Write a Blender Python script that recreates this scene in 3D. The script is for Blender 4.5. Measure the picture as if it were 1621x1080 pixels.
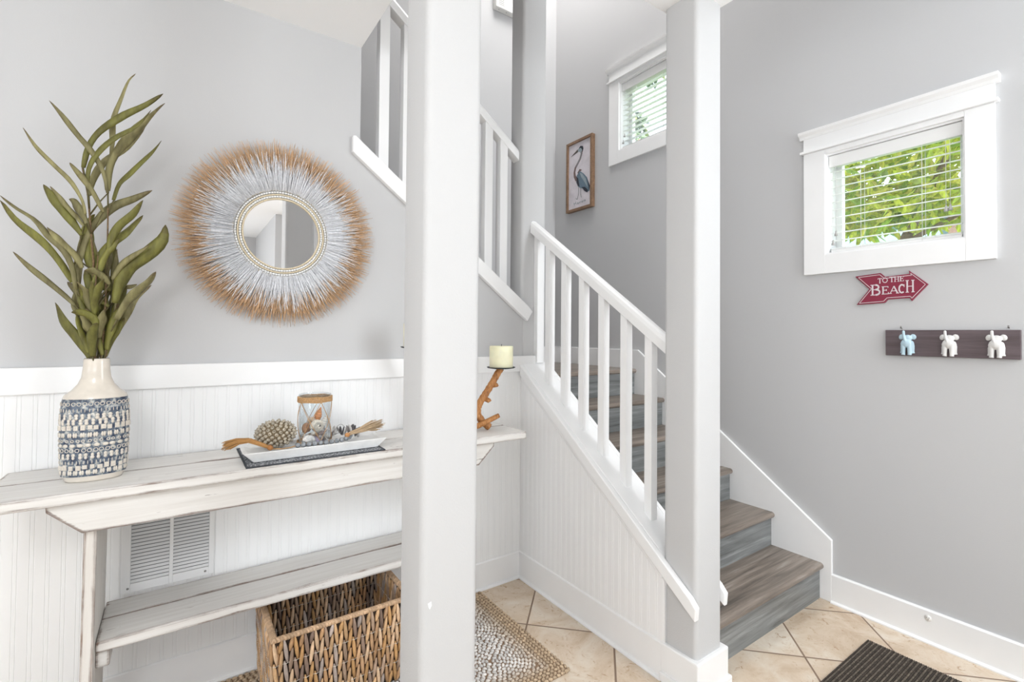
import bpy, bmesh, math, random
from mathutils import Vector, Matrix, noise as mnoise

sc = bpy.context.scene
for o in list(bpy.data.objects):
    bpy.data.objects.remove(o, do_unlink=True)
COL = sc.collection
PI = math.pi

# ------------------------------------------------------------------ camera
cam_d = bpy.data.cameras.new('camera')
cam = bpy.data.objects.new('camera', cam_d)
COL.objects.link(cam)
F_PX = 760.464
cam_d.sensor_width = 36.0
cam_d.sensor_fit = 'HORIZONTAL'
cam_d.lens = F_PX / 1621 * 36.0
cam_d.shift_x = 0.0001
cam_d.shift_y = -(540 - 513.832) / 1621
cam_d.clip_start = 0.02
yaw, pit, rol = math.radians(55.27297), math.radians(1.07428), math.radians(-0.482047)
fw = Vector((math.cos(yaw) * math.cos(pit), math.sin(yaw) * math.cos(pit), math.sin(pit)))
rt = Vector((math.sin(yaw), -math.cos(yaw), 0))
dn = fw.cross(rt)
rt2 = rt * math.cos(rol) + dn * math.sin(rol)
dn2 = -rt * math.sin(rol) + dn * math.cos(rol)
m3 = Matrix((rt2, -dn2, -fw)).transposed()
cam.matrix_world = Matrix.Translation((0, 0, 1.3)) @ m3.to_4x4()
sc.camera = cam

# ------------------------------------------------------------------ view
sc.view_settings.view_transform = 'Standard'
sc.view_settings.look = 'None'
sc.view_settings.exposure = 0.16
sc.view_settings.gamma = 1.0
sc.view_settings.use_curve_mapping = False

# ------------------------------------------------------------------ daylight and added fill
world = bpy.data.worlds.new('sky')
sc.world = world
world.use_nodes = True
wn = world.node_tree
wn.nodes.clear()
w_out = wn.nodes.new('ShaderNodeOutputWorld')
w_bg = wn.nodes.new('ShaderNodeBackground')
w_bg.inputs['Color'].default_value = (0.80, 0.92, 1.0, 1)
w_bg.inputs['Strength'].default_value = 3.8
wn.links.new(w_bg.outputs[0], w_out.inputs[0])

def light(name, typ, loc, direction, energy, size=None, color=(1, 1, 1), spread=None):
    d = bpy.data.lights.new(name, typ)
    d.energy = energy
    d.color = color
    if typ == 'AREA':
        d.shape = 'RECTANGLE'
        d.size, d.size_y = size
        if spread:
            d.spread = spread
    o = bpy.data.objects.new(name, d)
    COL.objects.link(o)
    o.location = loc
    o.rotation_euler = Vector(direction).to_track_quat('-Z', 'Y').to_euler()
    return o

sun = light('sun', 'SUN', (0, 0, 9), (0.62, 0.35, -0.72), 19.0, color=(1, 0.96, 0.88))
sun.data.angle = math.radians(0.6)
# unseen fill lights added for the room and stairwell, plus light from the entry
light('window_light_room', 'AREA', (-1.3, -3.0, 1.45), (0, 1, 0.42), 62, (2.2, 1.5), (0.91, 0.96, 1))
light('window_light_side', 'AREA', (-2.95, -0.3, 1.4), (1, 0.1, 0.42), 50, (2.4, 1.5), (0.91, 0.96, 1))
light('entry_light', 'AREA', (2.15, -1.42, 2.2), (0, 1, 0.0), 56, (0.9, 2.6), (0.93, 0.97, 1))
overhead_fill = light('ceiling_light_room', 'POINT', (-0.75, -0.35, 2.2), (0, 0, -1), 36, None, (0.97, 0.98, 1))  # added unseen point fill, also lifts the ceiling
overhead_fill.data.shadow_soft_size = 0.22
light('stairwell_light', 'AREA', (2.0, 2.3, 5.1), (0, 0, -1), 46, (1.0, 1.2), (1, 0.98, 0.96))

# ------------------------------------------------------------------ materials
def new_mat(name):
    m = bpy.data.materials.new(name)
    m.use_nodes = True
    nt = m.node_tree
    return m, nt, nt.nodes['Principled BSDF']

def N(nt, t, **kw):
    n = nt.nodes.new(t)
    for k, v in kw.items():
        if k in n.inputs:
            n.inputs[k].default_value = v
        else:
            setattr(n, k, v)
    return n

def ramp(nt, fac, stops):
    r = nt.nodes.new('ShaderNodeValToRGB')
    e = r.color_ramp.elements
    while len(e) > 1:
        e.remove(e[-1])
    e[0].position = stops[0][0]
    e[0].color = (*stops[0][1], 1)
    for p, c in stops[1:]:
        k = e.new(p)
        k.color = (*c, 1)
    nt.links.new(fac, r.inputs[0])
    return r.outputs[0]

def coords(nt, scale=(1, 1, 1), rot=(0, 0, 0)):
    tc = nt.nodes.new('ShaderNodeNewGeometry')
    mp = nt.nodes.new('ShaderNodeMapping')
    mp.inputs['Scale'].default_value = scale
    mp.inputs['Rotation'].default_value = rot
    nt.links.new(tc.outputs['Position'], mp.inputs[0])
    return mp.outputs[0]

def noise_tex(nt, vec, scale, detail=3, rough=0.55, dist=0.0):
    n = N(nt, 'ShaderNodeTexNoise')
    n.inputs['Scale'].default_value = scale
    n.inputs['Detail'].default_value = detail
    n.inputs['Roughness'].default_value = rough
    n.inputs['Distortion'].default_value = dist
    nt.links.new(vec, n.inputs['Vector'])
    return n.outputs['Fac']

def add_bump(nt, b, h, strength, dist=0.002):
    bp = N(nt, 'ShaderNodeBump')
    bp.inputs['Strength'].default_value = strength
    bp.inputs['Distance'].default_value = dist
    nt.links.new(h, bp.inputs['Height'])
    nt.links.new(bp.outputs[0], b.inputs['Normal'])
    return bp

def plain(name, col, rough=0.5, metal=0.0, var=0.0, scale=30, bump=0.0, bscale=200, spec=0.5, bdist=0.002):
    m, nt, b = new_mat(name)
    b.inputs['Roughness'].default_value = rough
    b.inputs['Metallic'].default_value = metal
    b.inputs['Specular IOR Level'].default_value = spec
    v = coords(nt)
    if var > 0:
        f = noise_tex(nt, v, scale)
        lo = tuple(max(0, c * (1 - var)) for c in col)
        hi = tuple(min(1, c * (1 + var)) for c in col)
        nt.links.new(ramp(nt, f, [(0.3, lo), (0.7, hi)]), b.inputs['Base Color'])
    else:
        b.inputs['Base Color'].default_value = (*col, 1)
    if bump > 0:
        add_bump(nt, b, noise_tex(nt, v, bscale, 2), bump, bdist)
    return m

def vcol_mat(name, rough=0.7, bump=0.0, bscale=300, var=0.25, vscale=120, vecscale=(1, 1, 1), spec=0.3):
    """colour comes from the per-face colour of each strand / leaf / bead"""
    m, nt, b = new_mat(name)
    b.inputs['Roughness'].default_value = rough
    b.inputs['Specular IOR Level'].default_value = spec
    at = N(nt, 'ShaderNodeAttribute')
    at.attribute_name = 'Col'
    v = coords(nt, vecscale)
    f = noise_tex(nt, v, vscale)
    g = ramp(nt, f, [(0.3, (1 - var,) * 3), (0.7, (1 + var * 0.5,) * 3)])
    mx = N(nt, 'ShaderNodeMix', data_type='RGBA', blend_type='MULTIPLY')
    mx.inputs['Factor'].default_value = 1
    nt.links.new(at.outputs['Color'], mx.inputs[6])
    nt.links.new(g, mx.inputs[7])
    nt.links.new(mx.outputs[2], b.inputs['Base Color'])
    if bump > 0:
        add_bump(nt, b, noise_tex(nt, v, bscale, 2), bump)
    return m

def distressed(name, paint, paint2, wood, thr=1.0, radius=0.014, grain=(4, 90, 90)):
    """chipped paint: bare wood on the worn edges and in a few flakes"""
    m, nt, b = new_mat(name)
    b.inputs['Roughness'].default_value = 0.55
    v = coords(nt)
    vg = coords(nt, grain)
    bev = N(nt, 'ShaderNodeBevel', samples=6)
    bev.inputs['Radius'].default_value = radius
    geo = N(nt, 'ShaderNodeNewGeometry')
    dot = N(nt, 'ShaderNodeVectorMath', operation='DOT_PRODUCT')
    nt.links.new(bev.outputs[0], dot.inputs[0])
    nt.links.new(geo.outputs['Normal'], dot.inputs[1])
    edge = N(nt, 'ShaderNodeMath', operation='SUBTRACT')
    edge.inputs[0].default_value = 1.0
    nt.links.new(dot.outputs['Value'], edge.inputs[1])
    pw = N(nt, 'ShaderNodeMath', operation='POWER', use_clamp=True)
    pw.inputs[1].default_value = 0.5
    nt.links.new(edge.outputs[0], pw.inputs[0])
    em = N(nt, 'ShaderNodeMath', operation='MULTIPLY')
    em.inputs[1].default_value = 0.9
    nt.links.new(pw.outputs[0], em.inputs[0])
    n1 = noise_tex(nt, v, 7, 6, 0.7)
    n2 = noise_tex(nt, vg, 1.6, 5, 0.7)
    s = N(nt, 'ShaderNodeMath', operation='MULTIPLY_ADD')
    s.inputs[1].default_value = 0.62
    nt.links.new(n1, s.inputs[0])
    nt.links.new(n2, s.inputs[2])
    sm = N(nt, 'ShaderNodeMath', operation='MULTIPLY_ADD')
    sm.inputs[1].default_value = 1.0
    nt.links.new(s.outputs[0], sm.inputs[0])
    nt.links.new(em.outputs[0], sm.inputs[2])
    sh = N(nt, 'ShaderNodeMath', operation='SUBTRACT')
    sh.inputs[1].default_value = thr
    nt.links.new(sm.outputs[0], sh.inputs[0])
    mask = ramp(nt, sh.outputs[0], [(0.0, (0, 0, 0)), (0.04, (1, 1, 1))])
    pc = ramp(nt, noise_tex(nt, vg, 0.8, 5, 0.6), [(0.25, paint2), (0.65, paint)])
    wc = ramp(nt, noise_tex(nt, vg, 3, 5, 0.7), [(0.3, tuple(c * 0.25 for c in wood)), (0.7, wood)])
    mx = N(nt, 'ShaderNodeMix', data_type='RGBA')
    nt.links.new(mask, mx.inputs['Factor'])
    nt.links.new(pc, mx.inputs[6])
    nt.links.new(wc, mx.inputs[7])
    nt.links.new(mx.outputs[2], b.inputs['Base Color'])
    inv = N(nt, 'ShaderNodeMath', operation='SUBTRACT')
    inv.inputs[0].default_value = 1
    nt.links.new(mask, inv.inputs[1])
    ad = N(nt, 'ShaderNodeMath', operation='MULTIPLY_ADD')
    ad.inputs[1].default_value = 0.35
    nt.links.new(n2, ad.inputs[0])
    nt.links.new(inv.outputs[0], ad.inputs[2])
    add_bump(nt, b, ad.outputs[0], 0.5, 0.0015)
    return m

def wood_mat(name, stops, grain=(3, 40, 40), rough=0.45, dist=1.2, bump=0.2, knots=False):
    m, nt, b = new_mat(name)
    b.inputs['Roughness'].default_value = rough
    v = coords(nt, grain)
    f = noise_tex(nt, v, 1.0, 6, 0.65, dist)
    w = noise_tex(nt, coords(nt, tuple(g * 0.25 for g in grain)), 1.0, 3, 0.5, 1.5)
    a = N(nt, 'ShaderNodeMath', operation='MULTIPLY_ADD')
    a.inputs[1].default_value = 0.6
    nt.links.new(f, a.inputs[0])
    h = N(nt, 'ShaderNodeMath', operation='MULTIPLY')
    h.inputs[1].default_value = 0.4
    nt.links.new(w, h.inputs[0])
    nt.links.new(h.outputs[0], a.inputs[2])
    nt.links.new(ramp(nt, a.outputs[0], stops), b.inputs['Base Color'])
    add_bump(nt, b, f, bump, 0.001)
    return m

def tile_mat():
    m, nt, b = new_mat('floor tile')
    S = 0.379
    geo = N(nt, 'ShaderNodeNewGeometry')
    sep = N(nt, 'ShaderNodeSeparateXYZ')
    nt.links.new(geo.outputs['Position'], sep.inputs[0])
    def math_(op, a, bv):
        n = N(nt, 'ShaderNodeMath', operation=op)
        for i, q in enumerate((a, bv)):
            if isinstance(q, (int, float)):
                n.inputs[i].default_value = q
            else:
                nt.links.new(q, n.inputs[i])
        return n.outputs[0]
    r = 1 / math.sqrt(2) / S
    u0, v0 = (2.106 - 0.937) * r, (2.106 + 0.937) * r
    u = math_('SUBTRACT', math_('MULTIPLY', math_('SUBTRACT', sep.outputs[0], sep.outputs[1]), r), u0 - 20)
    w = math_('SUBTRACT', math_('MULTIPLY', math_('ADD', sep.outputs[0], sep.outputs[1]), r), v0 - 20)
    def dist_(q):
        f = math_('FRACT', q, 0)
        return math_('MINIMUM', f, math_('SUBTRACT', 1, f))
    d = math_('MINIMUM', dist_(u), dist_(w))
    joint = ramp(nt, d, [(0.008, (0, 0, 0)), (0.0125, (1, 1, 1))])
    cell = N(nt, 'ShaderNodeCombineXYZ')
    nt.links.new(math_('FLOOR', u, 0), cell.inputs[0])
    nt.links.new(math_('FLOOR', w, 0), cell.inputs[1])
    wh = N(nt, 'ShaderNodeTexWhiteNoise')
    nt.links.new(cell.outputs[0], wh.inputs['Vector'])
    off = N(nt, 'ShaderNodeVectorMath', operation='MULTIPLY_ADD')
    nt.links.new(wh.outputs['Color'], off.inputs[0])
    off.inputs[1].default_value = (9, 9, 9)
    nt.links.new(geo.outputs['Position'], off.inputs[2])
    f1 = noise_tex(nt, off.outputs[0], 5, 6, 0.65, 0.8)
    f2 = noise_tex(nt, off.outputs[0], 26, 4, 0.7, 1.5)
    base = ramp(nt, f1, [(0.28, (0.52, 0.385, 0.265)), (0.5, (0.66, 0.54, 0.415)), (0.72, (0.75, 0.68, 0.58))])
    pit = ramp(nt, f2, [(0.30, (0.50, 0.33, 0.20)), (0.37, (0.9, 0.85, 0.8)), (0.45, (1, 1, 1))])
    mx = N(nt, 'ShaderNodeMix', data_type='RGBA', blend_type='MULTIPLY')
    mx.inputs['Factor'].default_value = 0.75
    nt.links.new(base, mx.inputs[6])
    nt.links.new(pit, mx.inputs[7])
    m2 = N(nt, 'ShaderNodeMix', data_type='RGBA')
    nt.links.new(joint, m2.inputs['Factor'])
    m2.inputs[6].default_value = (0.25, 0.175, 0.125, 1)
    nt.links.new(mx.outputs[2], m2.inputs[7])
    nt.links.new(m2.outputs[2], b.inputs['Base Color'])
    rg = ramp(nt, joint, [(0, (0.9,) * 3), (1, (0.26,) * 3)])
    nt.links.new(rg, b.inputs['Roughness'])
    hh = N(nt, 'ShaderNodeMath', operation='MULTIPLY_ADD')
    hh.inputs[1].default_value = 0.12
    nt.links.new(f1, hh.inputs[0])
    nt.links.new(joint, hh.inputs[2])
    add_bump(nt, b, hh.outputs[0], 0.5, 0.003)
    return m

def glass_mat(name, tint=(1, 1, 1), refl=0.06, rough=0.02):
    m, nt, b = new_mat(name)
    nt.nodes.remove(b)
    out = nt.nodes['Material Output']
    tr = N(nt, 'ShaderNodeBsdfTransparent')
    tr.inputs[0].default_value = (*tint, 1)
    gl = N(nt, 'ShaderNodeBsdfGlossy')
    gl.inputs['Roughness'].default_value = rough
    fr = N(nt, 'ShaderNodeLayerWeight')
    fr.inputs['Blend'].default_value = 0.25
    mul = N(nt, 'ShaderNodeMath', operation='MULTIPLY_ADD')
    mul.inputs[1].default_value = 0.55
    mul.inputs[2].default_value = refl
    nt.links.new(fr.outputs['Facing'], mul.inputs[0])
    mx = N(nt, 'ShaderNodeMixShader')
    nt.links.new(mul.outputs[0], mx.inputs[0])
    nt.links.new(tr.outputs[0], mx.inputs[1])
    nt.links.new(gl.outputs[0], mx.inputs[2])
    nt.links.new(mx.outputs[0], out.inputs[0])
    return m

def leaf_mat(name, trans=0.35):
    m, nt, b = new_mat(name)
    at = N(nt, 'ShaderNodeAttribute')
    at.attribute_name = 'Col'
    v = coords(nt, (60, 60, 14))
    f = noise_tex(nt, v, 1, 4, 0.6)
    g = ramp(nt, f, [(0.3, (0.5, 0.47, 0.42)), (0.7, (1.1, 1.1, 1.05))])
    mx = N(nt, 'ShaderNodeMix', data_type='RGBA', blend_type='MULTIPLY')
    mx.inputs['Factor'].default_value = 1
    nt.links.new(at.outputs['Color'], mx.inputs[6])
    nt.links.new(g, mx.inputs[7])
    nt.links.new(mx.outputs[2], b.inputs['Base Color'])
    b.inputs['Roughness'].default_value = 0.6
    if trans:
        out = nt.nodes['Material Output']
        t = N(nt, 'ShaderNodeBsdfTranslucent')
        nt.links.new(mx.outputs[2], t.inputs[0])
        ms = N(nt, 'ShaderNodeMixShader')
        ms.inputs[0].default_value = trans
        nt.links.new(b.outputs[0], ms.inputs[1])
        nt.links.new(t.outputs[0], ms.inputs[2])
        nt.links.new(ms.outputs[0], out.inputs[0])
    return m

M = {}
M['wall'] = plain('grey wall paint', (0.555, 0.555, 0.56), 0.75, bump=0.12, bscale=260, spec=0.2)
M['column'] = plain('column paint', (0.57, 0.57, 0.572), 0.6, bump=0.3, bscale=200, spec=0.3)
M['ceil'] = plain('ceiling paint', (0.94, 0.94, 0.94), 0.8, bump=0.1, bscale=240, spec=0.2)
M['trim'] = plain('white trim paint', (0.88, 0.88, 0.88), 0.35, var=0.015, scale=6, spec=0.4)
M['bead'] = plain('white wainscot paint', (0.88, 0.88, 0.88), 0.4, spec=0.4)
M['rail'] = plain('white rail paint', (0.88, 0.88, 0.88), 0.3, spec=0.4)
M['tile'] = tile_mat()
M['tread'] = wood_mat('grey brown stair boards', [(0.30, (0.045, 0.038, 0.033)), (0.42, (0.15, 0.125, 0.104)), (0.56, (0.26, 0.215, 0.18)), (0.70, (0.42, 0.385, 0.35))], grain=(2.4, 46, 46), rough=0.38, dist=0.7)
M['riser'] = wood_mat('grey stair riser boards', [(0.30, (0.04, 0.042, 0.042)), (0.42, (0.14, 0.147, 0.147)), (0.56, (0.235, 0.245, 0.245)), (0.70, (0.40, 0.41, 0.41))], grain=(2.4, 46, 46), rough=0.4, dist=0.7)  # same boards as the treads; cool skylight cast put into the colour
M['table'] = distressed('chipped white paint', (0.77, 0.755, 0.73), (0.65, 0.625, 0.59), (0.16, 0.065, 0.025))
M['tableleg'] = distressed('chipped white leg paint', (0.74, 0.715, 0.68), (0.64, 0.60, 0.55), (0.18, 0.07, 0.025), grain=(90, 90, 4))
M['glass'] = glass_mat('window glass')
M['jar'] = glass_mat('jar glass', (0.965, 0.985, 0.995), 0.04, 0.03)
M['mirror'] = plain('mirror silver', (0.90, 0.90, 0.90), 0.0, metal=1.0)
M['tan'] = plain('tan cord', (0.66, 0.56, 0.40), 0.8, var=0.3, scale=300, bump=0.4, bscale=600)
M['twine'] = plain('jute twine', (0.50, 0.30, 0.14), 0.85, var=0.4, scale=350, bump=0.6, bscale=700)
M['whitebead'] = plain('white beads', (0.85, 0.85, 0.84), 0.35)
M['strand'] = vcol_mat('raffia strands', 0.7, var=0.15)
M['basket'] = vcol_mat('water hyacinth', 0.6, bump=0.5, bscale=500, var=0.28, vscale=90, vecscale=(3, 3, 0.6))
M['basketin'] = plain('basket core', (0.035, 0.022, 0.014), 0.8, var=0.5, scale=120)
M['whitetwine'] = plain('white twine', (0.75, 0.70, 0.62), 0.7)
M['rug'] = vcol_mat('braided jute', 0.85, bump=0.5, bscale=600, var=0.35, vscale=260)
M['rugbase'] = plain('rug backing', (0.27, 0.18, 0.115), 0.9, var=0.4, scale=200)
M['leaf'] = leaf_mat('dried olive leaves', 0.12)
M['stem'] = plain('dry stem', (0.16, 0.10, 0.045), 0.7, var=0.4, scale=150)
M['ceramic'] = plain('cream glaze', (0.66, 0.605, 0.53), 0.18, var=0.05, scale=40, spec=0.6)
M['candle'] = plain('ivory wax', (0.86, 0.83, 0.60), 0.45, var=0.06, scale=20)
M['candle'].node_tree.nodes['Principled BSDF'].inputs['Subsurface Weight'].default_value = 0.25
M['candle'].node_tree.nodes['Principled BSDF'].inputs['Subsurface Radius'].default_value = (0.02, 0.015, 0.008)
M['black'] = plain('black metal', (0.03, 0.035, 0.04), 0.4, metal=0.5)
M['darkwick'] = plain('wick', (0.02, 0.02, 0.02), 0.9)
M['drift'] = wood_mat('driftwood', [(0.32, (0.13, 0.045, 0.01)), (0.5, (0.40, 0.165, 0.045)), (0.68, (0.62, 0.33, 0.13))], grain=(110, 110, 26), rough=0.55, bump=0.6)
M['traywhite'] = plain('white washed wood', (0.82, 0.82, 0.81), 0.55, var=0.06, scale=25, bump=0.2, bscale=80)
M['greybead'] = plain('grey wooden beads', (0.24, 0.255, 0.27), 0.65, var=0.35, scale=90)
M['knob'] = vcol_mat('dried seed husk', 0.8, bump=0.8, bscale=500, var=0.4, vscale=200)
M['shellmat'] = vcol_mat('sea shell', 0.4, var=0.25, vscale=140, spec=0.5)
M['frame'] = wood_mat('brown picture frame', [(0.25, (0.10, 0.055, 0.03)), (0.5, (0.24, 0.14, 0.08)), (0.75, (0.36, 0.23, 0.14))], grain=(60, 60, 60), rough=0.5)
M['paper'] = plain('print paper', (0.70, 0.66, 0.70), 0.6, var=0.10, scale=14)
M['red'] = plain('crimson sign paint', (0.235, 0.020, 0.048), 0.35)
M['silver'] = plain('pale lettering', (0.66, 0.60, 0.62), 0.5)
M['dark'] = plain('dark edge', (0.10, 0.02, 0.03), 0.5)
M['board'] = wood_mat('dark hook board', [(0.25, (0.055, 0.036, 0.035)), (0.5, (0.105, 0.078, 0.085)), (0.75, (0.17, 0.13, 0.14))], grain=(40, 3, 60), rough=0.6)
M['hookw'] = plain('white cast metal', (0.66, 0.65, 0.635), 0.35)
M['hookb'] = plain('pale blue cast metal', (0.45, 0.60, 0.68), 0.35)
M['nail'] = plain('steel', (0.30, 0.29, 0.28), 0.4, metal=0.8)
M['vent'] = plain('vent enamel', (0.82, 0.82, 0.82), 0.4)
M['ventdark'] = plain('duct', (0.22, 0.22, 0.22), 0.8)
M['slat'] = plain('blind slat', (0.86, 0.86, 0.85), 0.4)
M['cord'] = plain('blind cord', (0.70, 0.70, 0.68), 0.8)
M['tasselgrey'] = plain('grey cord end', (0.42, 0.41, 0.40), 0.5)
M['matdark'] = vcol_mat('woven door mat', 0.8, bump=0.8, bscale=900, var=0.5, vscale=420)
M['outleaf'] = leaf_mat('garden leaves', 0.45)
M['bark'] = plain('bark', (0.16, 0.10, 0.06), 0.9, var=0.3, scale=30)
M['siding'] = plain('pale blue siding', (0.14, 0.215, 0.24), 0.7)
M['roofing'] = plain('grey roof', (0.13, 0.15, 0.17), 0.8, var=0.1, scale=10)
M['brick'] = plain('brown post', (0.09, 0.055, 0.042), 0.8, var=0.2, scale=20)
M['grass'] = plain('lawn', (0.16, 0.24, 0.06), 0.9, var=0.3, scale=8)
M['plastic'] = plain('white plastic', (0.84, 0.83, 0.80), 0.3)
M['woodbrown'] = plain('brown cabinet', (0.18, 0.12, 0.08), 0.5, var=0.2, scale=20)

# woven runner: dark grey with a pale scratched pattern
def runner():
    m, nt, b = new_mat('charcoal runner')
    v = coords(nt)
    vo = N(nt, 'ShaderNodeTexVoronoi', feature='DISTANCE_TO_EDGE')
    vo.inputs['Scale'].default_value = 90
    nt.links.new(v, vo.inputs['Vector'])
    f = noise_tex(nt, v, 160, 3, 0.6)
    s = N(nt, 'ShaderNodeMath', operation='MULTIPLY')
    nt.links.new(vo.outputs[0], s.inputs[0])
    nt.links.new(f, s.inputs[1])
    nt.links.new(ramp(nt, s.outputs[0], [(0.02, (0.42, 0.43, 0.45)), (0.07, (0.055, 0.06, 0.07))]), b.inputs['Base Color'])
    b.inputs['Roughness'].default_value = 0.8
    return m
M['runner'] = runner()
M['runneredge'] = plain('runner edge', (0.03, 0.035, 0.045), 0.7)

def vasebody():
    m, nt, b = new_mat('blue washed stoneware')
    v = coords(nt)
    f = noise_tex(nt, v, 75, 4, 0.6)
    nt.links.new(ramp(nt, f, [(0.36, (0.022, 0.035, 0.07)), (0.50, (0.085, 0.115, 0.16)), (0.60, (0.34, 0.36, 0.36)), (0.68, (0.62, 0.60, 0.55))]), b.inputs['Base Color'])
    b.inputs['Roughness'].default_value = 0.3
    add_bump(nt, b, noise_tex(nt, v, 120, 3), 0.3, 0.002)
    return m
M['vasebody'] = vasebody()

# ------------------------------------------------------------------ mesh building
class MB:
    def __init__(s):
        s.v, s.f, s.m, s.c, s.sm = [], [], [], [], []
    def face(s, idx, mat=0, col=(1, 1, 1), smooth=False):
        s.f.append(tuple(idx)); s.m.append(mat); s.c.append(col); s.sm.append(smooth)
    def add(s, verts, faces, mat=0, col=(1, 1, 1), smooth=False):
        o = len(s.v)
        s.v += [tuple(p) for p in verts]
        for f in faces:
            s.face([i + o for i in f], mat, col, smooth)
    def box(s, x0, x1, y0, y1, z0, z1, mat=0, col=(1, 1, 1)):
        v = [(x0, y0, z0), (x1, y0, z0), (x1, y1, z0), (x0, y1, z0), (x0, y0, z1), (x1, y0, z1), (x1, y1, z1), (x0, y1, z1)]
        s.add(v, [(0, 3, 2, 1), (4, 5, 6, 7), (0, 1, 5, 4), (1, 2, 6, 5), (2, 3, 7, 6), (3, 0, 4, 7)], mat, col)
    def prism(s, poly, axis, a0, a1, mat=0, col=(1, 1, 1), smooth=False):
        """poly: 2-D outline; axis 'x': (y,z), 'y': (x,z), 'z': (x,y)"""
        def P(p, a):
            return {'x': (a, p[0], p[1]), 'y': (p[0], a, p[1]), 'z': (p[0], p[1], a)}[axis]
        n = len(poly)
        vs = [P(p, a0) for p in poly] + [P(p, a1) for p in poly]
        o = len(s.v)
        s.v += vs
        for i in range(n):
            j = (i + 1) % n
            s.face((o + i, o + j, o + n + j, o + n + i), mat, col, smooth)
        s.face([o + i for i in range(n)][::-1], mat, col)
        s.face([o + n + i for i in range(n)], mat, col)
    def tube(s, pts, rad, n=8, mat=0, col=(1, 1, 1), cap=True, flat=1.0, twist=0.0, smooth=True):
        pts = [Vector(p) for p in pts]
        k = len(pts)
        rads = rad if isinstance(rad, (list, tuple)) else [rad] * k
        cols = col if isinstance(col, list) else None
        o = len(s.v)
        prev = None
        for i, p in enumerate(pts):
            t = (pts[min(i + 1, k - 1)] - pts[max(i - 1, 0)])
            if t.length < 1e-9:
                t = Vector((0, 0, 1))
            t.normalize()
            if prev is None:
                a = Vector((0, 0, 1)) if abs(t.z) < 0.9 else Vector((1, 0, 0))
                u = t.cross(a).normalized()
            else:
                u = (prev - t * prev.dot(t))
                u = u.normalized() if u.length > 1e-6 else t.orthogonal().normalized()
            prev = u
            w = t.cross(u)
            for j in range(n):
                an = 2 * PI * j / n + twist * i
                s.v.append(tuple(p + u * math.cos(an) * rads[i] + w * math.sin(an) * rads[i] * flat))
        for i in range(k - 1):
            c = cols[i] if cols else col
            for j in range(n):
                q = (j + 1) % n
                s.face((o + i * n + j, o + i * n + q, o + (i + 1) * n + q, o + (i + 1) * n + j), mat, c, smooth)
        if cap:
            s.face([o + j for j in range(n)][::-1], mat, cols[0] if cols else col, smooth)
            s.face([o + (k - 1) * n + j for j in range(n)], mat, cols[-1] if cols else col, smooth)
    def lathe(s, prof, c=(0, 0, 0), n=32, sx=1.0, sy=1.0, mat=0, col=(1, 1, 1), smooth=True, close=False, mats=None):
        o = len(s.v)
        k = len(prof)
        for r, z in prof:
            for j in range(n):
                a = 2 * PI * j / n
                s.v.append((c[0] + r * math.cos(a) * sx, c[1] + r * math.sin(a) * sy, c[2] + z))
        for i in range(k - 1):
            for j in range(n):
                q = (j + 1) % n
                s.face((o + i * n + j, o + i * n + q, o + (i + 1) * n + q, o + (i + 1) * n + j), mats[i] if mats else mat, col, smooth)
        if close:
            s.face([o + j for j in range(n)][::-1], mat, col)
            s.face([o + (k - 1) * n + j for j in range(n)], mat, col)
    def ell(s, c, r, rot=None, nu=10, nv=6, mat=0, col=(1, 1, 1), smooth=True):
        c = Vector(c)
        R = rot if rot is not None else Matrix.Identity(3)
        o = len(s.v)
        s.v.append(tuple(c + R @ Vector((0, 0, r[2]))))
        for i in range(1, nv):
            th = PI * i / nv
            for j in range(nu):
                ph = 2 * PI * j / nu
                s.v.append(tuple(c + R @ Vector((r[0] * math.sin(th) * math.cos(ph), r[1] * math.sin(th) * math.sin(ph), r[2] * math.cos(th)))))
        s.v.append(tuple(c + R @ Vector((0, 0, -r[2]))))
        e = len(s.v) - 1
        for j in range(nu):
            q = (j + 1) % nu
            s.face((o, o + 1 + j, o + 1 + q), mat, col, smooth)
            for i in range(nv - 2):
                a = o + 1 + i * nu
                s.face((a + j, a + nu + j, a + nu + q, a + q), mat, col, smooth)
            a = o + 1 + (nv - 2) * nu
            s.face((a + j, e, a + q), mat, col, smooth)
    def torus(s, c, R, r, axis='y', n=48, m=8, mat=0, col=(1, 1, 1)):
        pts = []
        o = len(s.v)
        for i in range(n):
            a = 2 * PI * i / n
            for j in range(m):
                b = 2 * PI * j / m
                d = R + r * math.cos(b)
                h = r * math.sin(b)
                x, y = d * math.cos(a), d * math.sin(a)
                s.v.append({'y': (c[0] + x, c[1] + h, c[2] + y), 'z': (c[0] + x, c[1] + y, c[2] + h), 'x': (c[0] + h, c[1] + x, c[2] + y)}[axis])
        for i in range(n):
            for j in range(m):
                i2, j2 = (i + 1) % n, (j + 1) % m
                s.face((o + i * m + j, o + i2 * m + j, o + i2 * m + j2, o + i * m + j2), mat, col, True)
    def build(s, name, mats, parent=None, bevel=0.0, seg=2, origin=None, fix=True, angle=40):
        if not isinstance(mats, (list, tuple)):
            mats = [mats]
        if parent is not None:
            og = world_loc(parent)
            pl = og
        else:
            if origin is None:
                xs = [p[0] for p in s.v]; ys = [p[1] for p in s.v]; zs = [p[2] for p in s.v]
                og = Vector(((min(xs) + max(xs)) / 2, (min(ys) + max(ys)) / 2, min(zs)))
            else:
                og = Vector(origin)
        me = bpy.data.meshes.new(name)
        me.from_pydata([tuple(Vector(p) - og) for p in s.v], [], s.f)
        for mt in mats:
            me.materials.append(mt)
        me.polygons.foreach_set('material_index', s.m)
        me.polygons.foreach_set('use_smooth', s.sm)
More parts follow.
